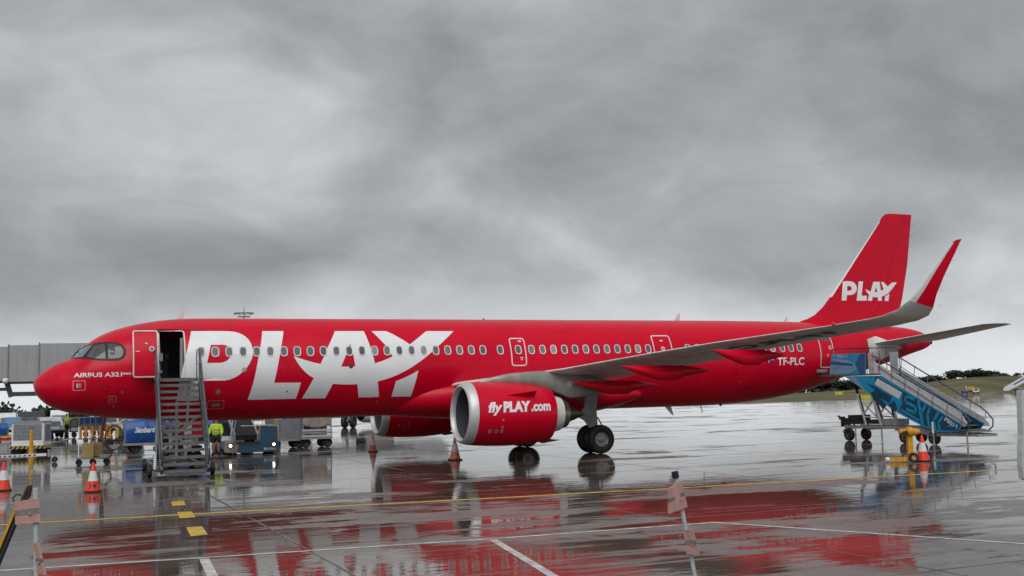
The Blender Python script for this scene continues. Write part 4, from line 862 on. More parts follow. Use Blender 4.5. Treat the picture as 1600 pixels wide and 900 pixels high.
link('navy_pattern', decal_mesh('navy_pattern', [[p] for p in NV], onx(), NAVY), bp_)
def bar(p, q, wd): d = (V(q)-V(p)).normalized(); n__ = V((-d.y, d.x))*wd/2; p, q = V(p), V(q); return [[tuple(p+n__), tuple(q+n__), tuple(q-n__), tuple(p-n__)]]
S_ = [bar((-8.38, 1.93), (-7.92, 2.08), .12), bar((-7.88, 2.1), (-7.80, 1.86), .13), bar((-7.80, 1.84), (-8.40, 1.62), .13), bar((-8.42, 1.64), (-8.38, 1.36), .13), bar((-8.38, 1.36), (-7.85, 1.52), .13),
      bar((-8.60, 1.90), (-8.78, .84), .16), bar((-9.02, 1.70), (-8.74, 1.38), .13), bar((-9.25, 1.58), (-9.08, 1.28), .12), bar((-9.08, 1.30), (-9.16, .70), .14), bar((-9.72, 1.38), (-9.42, 1.02), .13), bar((-9.42, 1.06), (-9.50, .66), .13), bar((-9.95, 1.22), (-9.68, .94), .11), bar((-9.68, .96), (-9.74, .66), .12),
      bar((-10.2, .82), (-10.7, .86), .07), bar((-7.50, 1.50), (-8.60, 1.02), .10), bar((-7.62, 1.88), (-7.35, 1.50), .12)]
link('blue_pattern', decal_mesh('blue_pattern', S_, onx(.008), M('mid_blue_panel_print', (.010, .30, .54), .42, var=.15)), bp_)
link('white_patch', decal_mesh('white_patch', [[[(-6.13, 2.91), (-7.66, 2.24), (-7.42, 1.96), (-5.95, 2.63)]]], onx(.009), VWHITE), bp_)
link('pale_corner', decal_mesh('pale_corner', [[[(-3.95, 3.03), (-4.6, 3.03), (-5.35, 2.34), (-5.1, 2.42)]]], onx(.009), SKYP), bp_)
P, T = text_fit('PS011', 0, .74, 0, .17, bold=.03)
ca, sa = cos(radians(26)), sin(radians(26))
P = [(-10.02-(x*ca+z*sa)*1.0, 1.05-(x*sa-z*ca)) for x, z in P]
link('fleet_number', decal_mesh('fleet_number', [], onx(.012), VWHITE, tris=(P, T)), bp_)
for X_, nm in ((XN, 'n'), (XF, 'f')):       # upper parapet panels
    b = B(); b.prism([(-5.90, 3.66), (-6.30, 3.52), (-10.9, 1.44), (-11.25, .95), (-11.1, .80), (-10.95, .91), (-6.35, 3.03), (-5.95, 3.1)] if nm == 'n' else [(-6.0, 3.42), (-6.3, 3.32), (-11.0, 1.16), (-11.3, .8), (-10.9, .8), (-6.0, 3.1)], 'x', X_+.005, X_+.035); b.build('parapet_panel', GALVL if nm == 'f' else M('white_parapet_panel', (.68, .69, .72), .5, var=.10), rs)
    b = B(); dx = -.03 if nm == 'n' else .06
    b.path([(X_+dx, -5.9, 3.95), (X_+dx, -6.3, 3.80), (X_+dx, -10.75, 1.62), (X_+dx, -11.15, 1.36), (X_+dx, -11.42, 1.08), (X_+dx, -11.40, .80), (X_+dx, -11.15, .62), (X_+dx, -10.8, .64)], .03, 8)
    b.path([(X_+dx, -6.2, 3.45), (X_+dx, -11.2, .92)], .016, 6)
    b.build('handrail', M('blue_grey_rail', (.06, .08, .11), .4, .3), rs, True)
    pb = B(); pb.path([(0, 0, 0), (0, -.14, .62)], .018, 6); pm = pb.mesh('handrail_post', GREYD, True)
    for i in range(7):
        q = i/6; o = link('handrail_post', pm, rs); o.location = (X_+dx-36.1, -6.25-4.7*q+6.8, 3.2-2.36*q)
b = B(); b.prism([(-2.86, 3.13), (-3.10, 4.12), (-5.43, 4.08), (-5.36, 3.11)], 'x', XN-.02, XN+.03); pp = b.build('platform_panel', BLUEP, rs, label='blue and pale sky printed platform side')
link('sky_pattern', decal_mesh('sky_pattern', [[[(-2.87, 3.14), (-3.05, 3.95), (-4.3, 3.78), (-4.95, 3.4), (-4.4, 3.2), (-3.9, 3.13)]], [[(-3.1, 4.10), (-4.0, 4.09), (-3.5, 3.98), (-3.08, 4.0)]]], onx(.026), SKYP), pp)
link('navy_pattern', decal_mesh('navy_pattern', [[[(-5.1, 4.06), (-5.40, 4.06), (-5.38, 3.13), (-5.0, 3.13), (-4.72, 3.6)]], [[(-3.0, 3.80), (-4.5, 3.62), (-4.6, 3.50), (-2.97, 3.62)]]], onx(.030), M('dusty_blue_print', (.02, .12, .27), .45)), pp)
P, T = text_fit('PS011', 0, .74, 0, .14, bold=.03); link('fleet_number', decal_mesh('fleet_number', [], lambda a, z: (XN-.055, -3.55-a, 3.9+z), M('pale_blue_lettering', (.45, .55, .65), .5), tris=(P, T)), pp)
b = B(); b.box((35.9, -4.3, 3.09), (1.25, 4.1, .07)); b.build('platform', TREAD, rs)
b = B(); b.box((35.9, -2.0, 3.18), (1.2, .55, .10)); b.build('door_bumper', BLACK, rs)
b = B()
for X_ in (XN+.02, XF):
    b.path([(X_, -3.15, 3.1), (X_, -3.15, 4.36), (X_, -5.4, 4.33), (X_, -6.15, 4.28), (X_, -6.3, 4.1), (X_, -6.3, 3.1)], .02, 6); b.path([(X_, -4.3, 3.1), (X_, -4.3, 4.34)], .016, 6); b.path([(X_, -5.45, 3.1), (X_, -5.45, 4.33)], .02, 6)
b.build('platform_railing', M('dark_maroon_rail', (.08, .03, .035), .5), rs, True)
b = B(); b.box((XN+.06, -5.75, 3.6), (.05, .42, .95)); b.box((XF-.1, -6.05, 3.6), (.05, .5, 1.0)); b.build('platform_gate', GALVL, rs)
tl = B(); tl.box((0, 0, 0), (1.1, .27, .04)); tme = tl.mesh('tread', TREAD)
for i in range(15): q = i/14; o = link('tread', tme, rs); o.location = (35.9-36.1, -6.45-4.5*q+6.8, 2.95-2.28*q)
# lift frame, chassis, wheels
b = B(); b.beam((35.45, -4.35, 2.85), (35.45, -5.15, .75), .09, .09); b.beam((36.4, -4.35, 2.85), (36.4, -5.15, .75), .09, .09); b.build('inner_mast', BLACKP, rs)
for X_ in (35.42, 36.4):
    b = B(); b.beam((X_, -4.6, 2.2), (X_, -5.12, .75), .11, .09); b.beam((X_, -5.55, 2.2), (X_, -6.1, .75), .1, .09)
    b.beam((X_, -4.9, 1.2), (X_, -5.6, 1.9), .05); b.beam((X_, -5.0, 1.75), (X_, -5.95, 1.05), .05); b.beam((X_, -5.0, 1.15), (X_, -5.95, 1.1), .05); b.build('lift_frame', GALVL, rs)
b = B(); b.beam((35.45, -5.5, 2.5), (35.45, -5.85, 1.2), .1); b.beam((36.4, -5.5, 2.5), (36.4, -5.85, 1.2), .1); b.build('hydraulic_ram', BLACKP, rs)
b = B()
for X_ in (35.45, 36.4): b.prism([(-3.6, .60), (-3.6, .74), (-8.4, .76), (-9.4, .55), (-11.7, .52), (-11.75, .42), (-9.2, .36), (-8.3, .50), (-7.4, .62)], 'x', X_-.05, X_+.05)
for y in (-3.7, -5.2, -7.0, -9.3, -11.6): b.box((35.92, y, .60 if y > -9 else .46), (1.0, .12, .1))
b.build('chassis', GREYD, rs)
b = B(); b.box((35.9, -11.0, .6), (1.1, .9, .05)); b.build('bottom_step', GREYD, rs)
b = B(); b.box((35.8, -6.5, .92), (.8, 1.0, .28)); b.build('battery_box', GREYD, rs)
b = B(); b.box((35.75, -4.25, 1.0), (.8, .62, .42)); b.box((35.75, -5.6, .92), (.7, .6, .2)); b.build('engine_box', BLACKP, rs)
b = B(); b.path([(35.6, -3.6, .7), (35.6, -3.15, 1.05), (35.6, -2.95, 1.15)], .05, 6); b.path([(36.0, -3.6, .7), (36.0, -3.3, 1.1)], .04, 6); b.box((35.7, -3.35, .85), (.5, .12, .4)); b.box((35.7, -3.1, 1.05), (.3, .10, .14)); b.path([(35.6, -3.5, .6), (35.6, -3.25, .42), (35.6, -3.35, .3)], .03, 6); b.build('tow_coupling', BLACKP, rs, True)
RW = wheel_mesh(.29, .22, hub=HUBD)
for x, y in ((35.5, -3.8), (36.5, -3.8), (35.55, -7.4), (36.5, -7.4), (35.5, -9.2)):
    o = link('wheel', RW, rs); o.location = (x-36.1, y+6.8, .29); o.rotation_euler = (0, 0, pi/2)
b = B()
for y in (-4.45, -6.2, -9.35, -11.2): b.path([(35.32, y, .05), (35.32, y, .62 if y != -9.35 else .95)], .035, 8); b.lathe([(0, .09), (.04, .05)], (35.32, y, .02), (0, 0, 1), 10, caps=True)
b.build('stabiliser_jack', GREYD, rs, True)
b = B(); b.path([(35.30, -9.35, .5), (35.30, -9.35, .98)], .05, 8); b.build('jack_sleeve', VWHITE, rs)

# ---------------------------------------------------------------- traffic cones
def cone(x, y, h, lab, faded=False, mark=False, rz=0):
    t = thing('traffic_cone', lab, 'traffic cone', (x, y, 0), rz, 'traffic cones standing on the wet apron'); k = h/.9
    o_, w_ = (CONEF, CONEWD) if faded else (CONEO, CONEW)
    r = lambda z: .205*k*(1-z/(.93*k))+.02
    b = B(); b.lathe([(.05*k, r(.05*k)), (.34*k, r(.34*k))], (0, 0, 0), (0, 0, 1), 24); b.lathe([(.64*k, r(.64*k)), (.87*k, r(.87*k)), (.9*k, .018), (.9*k, .001)], (0, 0, 0), (0, 0, 1), 24); b.build('cone_body', o_, t, True)
    b = B(); b.lathe([(.34*k, r(.34*k)+.003), (.64*k, r(.64*k)+.003)], (0, 0, 0), (0, 0, 1), 24); b.build('reflective_sleeve', w_, t, True)
    b = B(); b.prism([(p[0], p[1]) for p in rrect(-.24*k, -.24*k, .24*k, .24*k, .06, 3)], 'z', .002, .045*k); b.build('base', BLACK, t)
    if mark:
        P, T = text_fit('14', -.085, .085, .12, .15, bold=.02)
        link('number', decal_mesh('number', [], lambda x_, z_: (x_, -sqrt(max(0, (r(z_)+.006)**2-x_*x_)), z_), BLACKP, .03, .05, (P, T)), t)
cone(-.74, -7.85, .88, 'orange and white cone cut by the left edge of the picture')
cone(1.75, -10.29, .88, 'orange and white cone with hand-painted 14 in front of the stairs and hoses', mark=True, rz=-.05)
cone(14.77, 5.12, .82, 'small faded cone standing alone between baggage carts and far engine', True)
cone(15.61, -3.83, .92, 'faded dirty cone directly in front of the near engine inlet', True)
cone(27.88, -16.5, .90, 'bright orange and white cone beside the yellow towbar')
# yellow towbar head on wheels beside the cone
t = thing('towbar_dolly', 'yellow post and yoke on two small spoked wheels beside the right hand cone', 'towbar', (27.43, -16.4, 0), rz=radians(-22))
b = B(); b.box((0, 0, .58), (.17, .17, 1.0)); b.build('post', YEL, t)
b = B(); b.path([(-.22, 0, 1.0), (.22, 0, 1.0)], .13, 14); b.path([(-.34, 0, 1.03), (-.2, 0, 1.03)], .09, 12); b.path([(.2, 0, 1.0), (.34, 0, 1.02)], .10, 12); b.ball((0, -.06, 1.02), .17, 14); b.build('yoke', YEL, t, True)
b = B(); b.path([(-.17, -.05, .98), (-.17, -.19, .97)], .085, 12); b.build('yoke_socket', M('dark_red_rubber', (.06, .015, .015), .6), t)
b = B(); b.prism([(-.1, -.12), (-.75, -.05), (-.75, .05), (-.1, .12)], 'z', .03, .16); b.path([(0, -.26, .15), (0, .5, .15)], .05, 8); b.build('foot_frame', YEL, t)
b = B(); b.path([(-.74, 0, .10), (-.86, 0, .10)], .08, 12); b.build('foot_end', VWHITE, t)
TW = wheel_mesh(.165, .11)
for x_, y_ in ((.02, -.22), (.62, .12)): o = link('wheel', TW, t); o.location = (x_, y_, .165)
b = B(); b.path([(0, .1, .165), (.62, .1, .165)], .035, 8); b.build('axle', YEL, t)

# ---------------------------------------------------------------- ground power trolley with hoses under the nose
t = thing('ground_power_trolley', 'small wheeled trolley with tan box, orange sleeves and hoses under the nose', 'trolley', (2.35, 4.5, 0))
b = B(); b.box((0, 0, .30), (1.25, .7, .05)); b.box((-.62, 0, .33), (.04, .7, .1)); b.box((.62, 0, .33), (.04, .7, .1)); b.build('cart_frame', GREYD, t)
b = B(); b.prism([(-.42, .33), (.02, .33), (.02, .93), (-.42, .93)], 'y', -.3, .2); b.build('power_box', YELP, t)
b = B(); b.prism([(.04, .33), (.27, .33), (.38, .92), (.04, .92)], 'y', -.28, .2); b.build('side_box', M('brown_box_paint', (.30, .21, .08), .5, var=.3), t)
CW = wheel_mesh(.13, .09, hub=HUBD)
for x in (-.55, 0.0, .55):
    for y in (-.28, .28): o = link('castor', CW, t); o.location = (x, y, .13)
b = B(); b.path([(-.6, 0, 1.12), (.75, 0, 1.10)], .03, 6)
for x in (-.35, -.12, .1, .4): b.path([(x, 0, .35), (x, 0, 1.95)], .014, 5)
b.build('rack', GREYD, t)
sb = B(); sb.path([(0, 0, 0), (0, 0, .48)], .055, 10); sm_ = sb.mesh('orange_sleeve', ORAN, True)
for x in (-.5, -.28, -.02, .28, .55): o = link('orange_sleeve', sm_, t); o.location = (x, -.02, 1.16)
b = B(); b.path([(.40, -.1, 2.15), (.37, -.1, 1.7), (.36, -.1, 1.35), (.40, -.1, .95), (.50, -.15, .75), (.70, -.2, .55), (.72, -.2, .38), (.58, -.2, .24), (.3, -.25, .30), (0, -.3, .40)], .036, 7); b.build('hose', HOSE, t, True)
b = B(); b.path([(.38, 0, 2.3), (.36, 0, 1.9), (.38, 0, 1.5)], [.10, .09, .05], 8); b.build('cable_plug', CABLE, t, True)
b = B(); b.path([(.84+.36*cos(a*pi/12)*1.0, -.12+.01*a, 1.12+.52*sin(a*pi/12)) for a in range(24)], .042, 6, closed=True); b.build('coiled_hose', HOSE, t, True)
b = B(); b.path([(.40, -.1, 1.5), (.6, -.1, 1.38), (.85, -.1, 1.55)], .026, 6); b.path([(.5, 0, 2.0), (.7, 0, 1.75), (.9, 0, 1.62)], .014, 5); b.build('hose_link', HOSE, t, True)
# tow bar lying along the ground at the left, hatched black and white
t = thing('aircraft_towbar', 'long white towbar with black hatching in front of the grey box cart', 'towbar', (-.7, 8.2, 0))
b = B(); b.beam((-2.5, .05, .34), (1.25, 0, .36), .10, .12); b.build('bar', VWHITE, t)
for i in range(16): b = B(); b.prism([(-2.3+i*.2, .33), (-2.22+i*.2, .33), (-2.18+i*.2, .38), (-2.26+i*.2, .38)], 'y', -.062, -.052); b.build('black_stripe', BLACKP, t)
b = B(); b.box((1.35, 0, .42), (.10, .14, .34)); b.beam((1.4, 0, .36), (3.3, .3, .30), .05, .05); b.path([(1.6, 0, .36), (1.6, 0, .16)], .03, 6); b.build('coupling', GREYD, t)
o = link('wheel', CW, t); o.location = (1.6, 0, .13)
o = link('wheel', CW, t); o.location = (-1.2, 0, .13)

# ---------------------------------------------------------------- grey meshed box cart with yellow pole
t = thing('ground_power_unit', 'white framed grey mesh box unit on wheels with a yellow pole in front', 'cart', (-.13, 17, 0), rz=radians(-14))
b = B(); b.box((0, 0, 1.08), (1.55, 1.5, 1.16)); b.build('box_body', VWHITE, t)
b = B(); b.box((0, -.755, 1.18), (1.36, .02, .80)); b.build('mesh_panel', MESHP, t, label='grey mesh front panel')
b = B(); [b.box((-.68+.17*i, -.77, 1.18), (.012, .012, .8)) for i in range(9)]; [b.box((0, -.77, .82+.2*i), (1.36, .012, .012)) for i in range(5)]; struct(b.build('mesh_wires', GREYD, t), 'stuff')
b = B(); b.box((.785, .1, 1.12), (.02, 1.0, .86)); b.build('side_panel', M('dusty_violet_panel', (.12, .12, .24), .45, var=.3), t)
b = B(); b.box((0, 0, .42), (1.75, 1.75, .16)); b.build('skirt', M('pale_yellow_skirt', (.42, .36, .14), .5, var=.3), t)
for i in range(8): b = B(); b.prism([(-.86+i*.22, .35), (-.76+i*.22, .35), (-.66+i*.22, .49), (-.76+i*.22, .49)], 'y', -.885, -.877); b.build('hazard_stripe', BLACKP, t)
b = B(); b.box((0, 0, 1.69), (1.6, 1.55, .07)); b.build('roof', GREYD, t)
UW = wheel_mesh(.22, .18, hub=HUBD)
for x in (-.6, .6):
    for y in (-.5, .6): o = link('wheel', UW, t); o.location = (x, y, .22)
t = thing('yellow_pole', 'tapered yellow pole standing in front of the grey mesh box cart', 'pole', (-.12, 14.8, 0))
b = B(); b.path([(0, 0, 0), (0, 0, 1.35)], [.13, .065], 8); b.build('pole', YEL, t); b = B(); b.path([(-.08, 0, 1.5), (-.06, 0, 1.38), (.06, 0, 1.38), (.08, 0, 1.5)], .018, 6); b.build('hook', BLACKP, t)

# ---------------------------------------------------------------- blue covered dolly
t = thing('baggage_dolly', 'low dolly under a bright blue tarpaulin marked Stobart behind the front stairs', 'dolly', (6.0, 14.5, 0), rz=radians(2))
b = B(); prof = [(-.85, .55), (-.95, .75), (-1.0, 1.1), (-.92, 1.45), (-.72, 1.68), (.72, 1.68), (.92, 1.45), (1.0, 1.1), (.95, .75), (.85, .55)]
vs = []; nx = 14
for i in range(nx+1):
    x = -1.75+3.5*i/nx; k = 1-.10*(abs(x)/1.75)**6; wv = .025*sin(i*2.3)
    vs += [(x, y*k*(1+wv), .55+(z-.55)*(k+wv*.4)) for y, z in prof]
m_ = len(prof); b.add(vs, [(i*m_+k, i*m_+k+1, (i+1)*m_+k+1, (i+1)*m_+k) for i in range(nx) for k in range(m_-1)]+[tuple(range(m_)), tuple(nx*m_+k for k in range(m_))]); tp_ = b.build('tarpaulin', TARP, t, True)
P, T = text_fit('Stobart', -1.35, -.35, 1.05, .26, bold=.04, shear=.3)
link('lettering', decal_mesh('lettering', [], lambda x, z: (x, -1.03, z), VWHITE, tris=(P, T)), tp_, 'white slanting Stobart lettering')
b = B(); b.box((0, 0, .46), (3.6, 1.9, .12)); b.beam((-1.8, 0, .45), (-2.6, 0, .35), .08); b.build('dolly_frame', GREYD, t)
b = B(); b.path([(-1.7, -.75, 1.72), (1.7, -.75, 1.72)], .02, 6); b.build('cover_rail', GALVL, t)
DW = wheel_mesh(.26, .16, hub=HUBD)
for x in (-1.25, 1.25):
    for y in (-.7, .7): o = link('wheel', DW, t); o.location = (x, y, .26)

# ---------------------------------------------------------------- belt loader
t = thing('belt_loader', 'dark blue belt loader with both headlamps lit facing the camera under the fuselage', 'belt loader', (9.55, 8.6, 0), rz=radians(-3))
b = B(); b.prism([(-1.2, .18), (-1.12, .12), (1.16, .12), (1.25, .2), (1.25, .62), (-1.25, .62), (-1.25, .3)], 'y', -1.5, 1.6); b.build('body', TUGBLUE, t)
b = B(); b.prism([(-1.26, .16), (-.7, .12), (-.62, .5), (-.72, .64), (-1.26, .66)], 'y', -1.53, -1.2); b.build('front_corner', M('grey_bumper_paint', (.30, .28, .26), .5, var=.3), t)
b = B(); b.prism([(.42, .62), (1.22, .62), (1.18, 1.28), (.42, 1.32)], 'y', -1.35, .5); b.build('cab', TUGBLUE, t)
b = B(); b.prism([(.40, 1.32), (1.2, 1.29), (1.2, 1.34), (.40, 1.37)], 'y', -1.38, .5); b.build('cab_roof', GREYD, t)
b = B(); b.path([(-1.0, -1.3, .6), (-.82, -1.3, 1.95)], .035, 6); b.path([(-.9, -1.2, .6), (-.66, -1.2, 1.95)], .022, 6); b.path([(.38, -1.3, .6), (.38, -1.3, 1.35), (-.5, -1.3, 1.36)], .025, 6); b.build('guard_frame', GALVL, t, True)
b = B(); b.prism([(-1.7, .72), (2.4, 1.95), (2.4, 2.1), (-1.7, .95)], 'x', -.78, .18); b.build('conveyor', M('matt_black_belt', (.012, .012, .013), .9), t)
b = B(); b.prism([(-1.72, .70), (2.4, 1.93), (2.4, 2.14), (-1.72, .99)], 'x', -.86, -.79); b.build('conveyor_side', GREYD, t)
b = B(); b.prism([(-1.72, .70), (2.4, 1.93), (2.4, 2.14), (-1.72, .99)], 'x', .19, .26); b.build('conveyor_side', GREYD, t)
b = B(); b.box((.28, -1.2, .9), (.12, .1, .5)); b.build('control_column', YEL, t)
b = B(); b.box((.05, -1.1, 1.05), (.12, .12, .18)); b.build('fire_extinguisher', REDL, t)
b = B(); b.box((-.05, -1.0, .68), (.5, .3, .12)); b.build('seat', BLACKP, t)
for x in (-1.0, 1.0):
    b = B(); b.lathe([(0, .12), (.04, .13), (.06, .10)], (x, -1.50, .46), (0, -1, 0), 18); o = b.build('headlamp', BLACKP, t, True)
    b = B(); b.lathe([(0, .062), (.02, .045), (.03, .001)], (x, -1.545, .46), (0, -1, 0), 18); b.build('lamp_lens', LAMP, o, True)
P, T = text_fit('BL001', .55, 1.1, .22, .10, bold=.02)
link('fleet_number', decal_mesh('fleet_number', [], lambda x, z: (x, -1.505, z), VWHITE, tris=(P, T)), t)
LW = wheel_mesh(.30, .22, hub=HUBD)
for x, y in ((-1.0, -.9), (.95, -.9), (-1.0, 1.1), (.95, 1.1)): o = link('wheel', LW, t); o.location = (x, y, .30); o.rotation_euler = (0, 0, pi/2)

# ---------------------------------------------------------------- baggage carts
t = thing('baggage_cart', 'grey panelled closed baggage cart just right of the belt loader', 'baggage cart', (12.1, 12.6, 0), rz=radians(2), group='carts behind the belt loader')
b = B(); b.box((0, 0, 1.25), (1.7, 1.5, 1.5)); b.build('container', GREYC, t)
rb = B(); rb.box((0, 0, 0), (.03, .03, 1.5)); rm = rb.mesh('rib', GREYD)
for i in range(6): o = link('rib', rm, t); o.location = (-.82+.328*i, -.765, 1.25)
b = B(); b.box((-.5, -.77, 1.62), (.34, .012, .26)); b.build('data_plate', M('pale_plate', (.45, .47, .45), .5), t)
b = B(); b.box((0, 0, .44), (1.8, 1.6, .10)); b.build('frame', GREYD, t)
for x in (-.6, .6):
    for y in (-.55, .55): o = link('wheel', DW, t); o.location = (x, y, .26)
t = thing('baggage_cart', 'open sided baggage cart covered by sagging beige canvas, rightmost of the two', 'baggage cart', (13.55, 12.2, 0), rz=radians(2), group='carts behind the belt loader')
b = B(); b.box((0, 0, 1.9), (1.55, 1.55, .05)); [b.box((x, y, 1.2), (.05, .05, 1.45)) for x in (-.75, .75) for y in (-.75, .75)]; b.build('frame', GREYD, t)
b = B(); vs = []; nx, nz = 14, 7
for i in range(nx+1):
    for k in range(nz+1):
        x = -.76+1.52*i/nx; zb = .98+.28*abs(x)**1.6+(.05 if i % 3 == 0 else 0); z = 1.93-(1.93-zb)*k/nz; vs.append((x, -.80+.03*sin(i*1.7)*(k/nz), z))
b.add(vs, [(i*(nz+1)+k, (i+1)*(nz+1)+k, (i+1)*(nz+1)+k+1, i*(nz+1)+k+1) for i in range(nx) for k in range(nz)]); o = b.build('canvas_cover', CANVAS, t, True); md = o.modifiers.new('t', 'SOLIDIFY'); md.thickness = .01
for z in (.62, .78, .92): b = B(); b.box((0, -.78, z), (1.6, .04, .11)); b.build('side_rail', GALVL if z != .78 else GREYD, t)
b = B(); b.box((0, 0, .5), (1.65, 1.6, .1)); b.build('deck', GREYD, t)
b = B(); b.box((0, .2, 1.0), (1.3, 1.0, .9)); b.build('load', M('dark_baggage', (.04, .04, .05), .7, var=.5, vs=4), t)
for x in (-.55, .6):
    for y in (-.55, .55): o = link('wheel', DW, t); o.location = (x, y, .26)
t = thing('blue_dolly', 'low blue covered dolly partly hidden behind the man in the yellow jacket', 'dolly', (8.3, 15.5, 0))
b = B(); b.prism([(-1.1, .9), (-1.2, 1.3), (-.9, 1.7), (.9, 1.7), (1.2, 1.3), (1.1, .9)], 'x', -1.4, 1.4); b.build('cover', M('violet_blue_cover', (.06, .08, .34), .4, var=.3, bump=.5, bs=4), t)
b = B(); b.box((0, 0, .6), (2.8, 1.8, .5)); b.build('load', M('dark_baggage', (.04, .04, .05), .7, var=.5, vs=4), t)
for x in (-1, 1):
    for y in (-.6, .6): o = link('wheel', DW, t); o.location = (x, y, .26)
t = thing('tow_tractor', 'small white and dark tow tractor behind the man in the yellow jacket', 'tractor', (8.75, 10.9, 0))
b = B(); b.box((0, 0, .55), (.9, 1.9, .5)); b.build('body', VWHITE, t); b = B(); b.box((0, .4, 1.15), (.8, .9, .7)); b.build('cab', BLACKP, t)
for x in (-.42, .42):
    for y in (-.65, .65): o = link('wheel', DW, t); o.location = (x, y, .26); o.rotation_euler = (0, 0, pi/2)

t = thing('tool_trailer', 'dark loaded trailer with pale and blue boxes seen through the front stairs', 'trailer', (5.7, 3.6, 0))
b = B(); b.box((0, 0, .62), (1.9, 1.2, .16)); b.build('deck', BLACKP, t)
for k_, (x, z, w_, h_, m_) in enumerate(((-.6, .95, .55, .5, M('dark_case', (.03, .03, .035), .5)), (.05, .9, .55, .4, VBLUE), (.62, .88, .4, .36, VWHITE), (-.1, 1.32, .9, .36, M('maroon_case', (.09, .012, .02), .5)), (.68, 1.2, .3, .25, GREYC))):
    b = B(); b.box((x, -.05*k_+.1, z), (w_, .8, h_)); b.build('box', m_, t)
for x in (-.7, .7):
    for y in (-.5, .5): o = link('wheel', DW, t); o.location = (x, y, .26)
t = thing('generator_cart', 'dark generator cart standing behind the belt loader under the red belly', 'cart', (9.6, 13.5, 0))
b = B(); b.box((0, 0, 1.05), (1.9, 1.2, 1.25)); b.build('housing', M('near_black_housing', (.025, .027, .03), .5), t)
b = B(); [b.box((-.7+.16*i, -.61, 1.2), (.08, .02, .5)) for i in range(9)]; struct(b.build('louvres', GREYD, t), 'stuff')
for x in (-.7, .7):
    for y in (-.5, .5): o = link('wheel', DW, t); o.location = (x, y, .26)
t = thing('service_steps', 'small yellow railed service steps between belt loader and grey container cart', 'steps', (11.0, 10.6, 0))
for i in range(4): b = B(); b.box((0, -.3+.22*i, .35+.3*i), (.55, .22, .03)); b.build('step', GREYD, t)
b = B(); b.path([(-.3, -.4, 0), (-.3, -.4, 1.1), (-.3, .5, 2.0), (-.3, .5, 0)], .022, 6); b.build('rail', YEL, t, True)
b = B(); b.path([(.3, -.4, 0), (.3, -.4, 1.1), (.3, .5, 2.0), (.3, .5, 0)], .022, 6); b.build('rail', YEL, t, True)
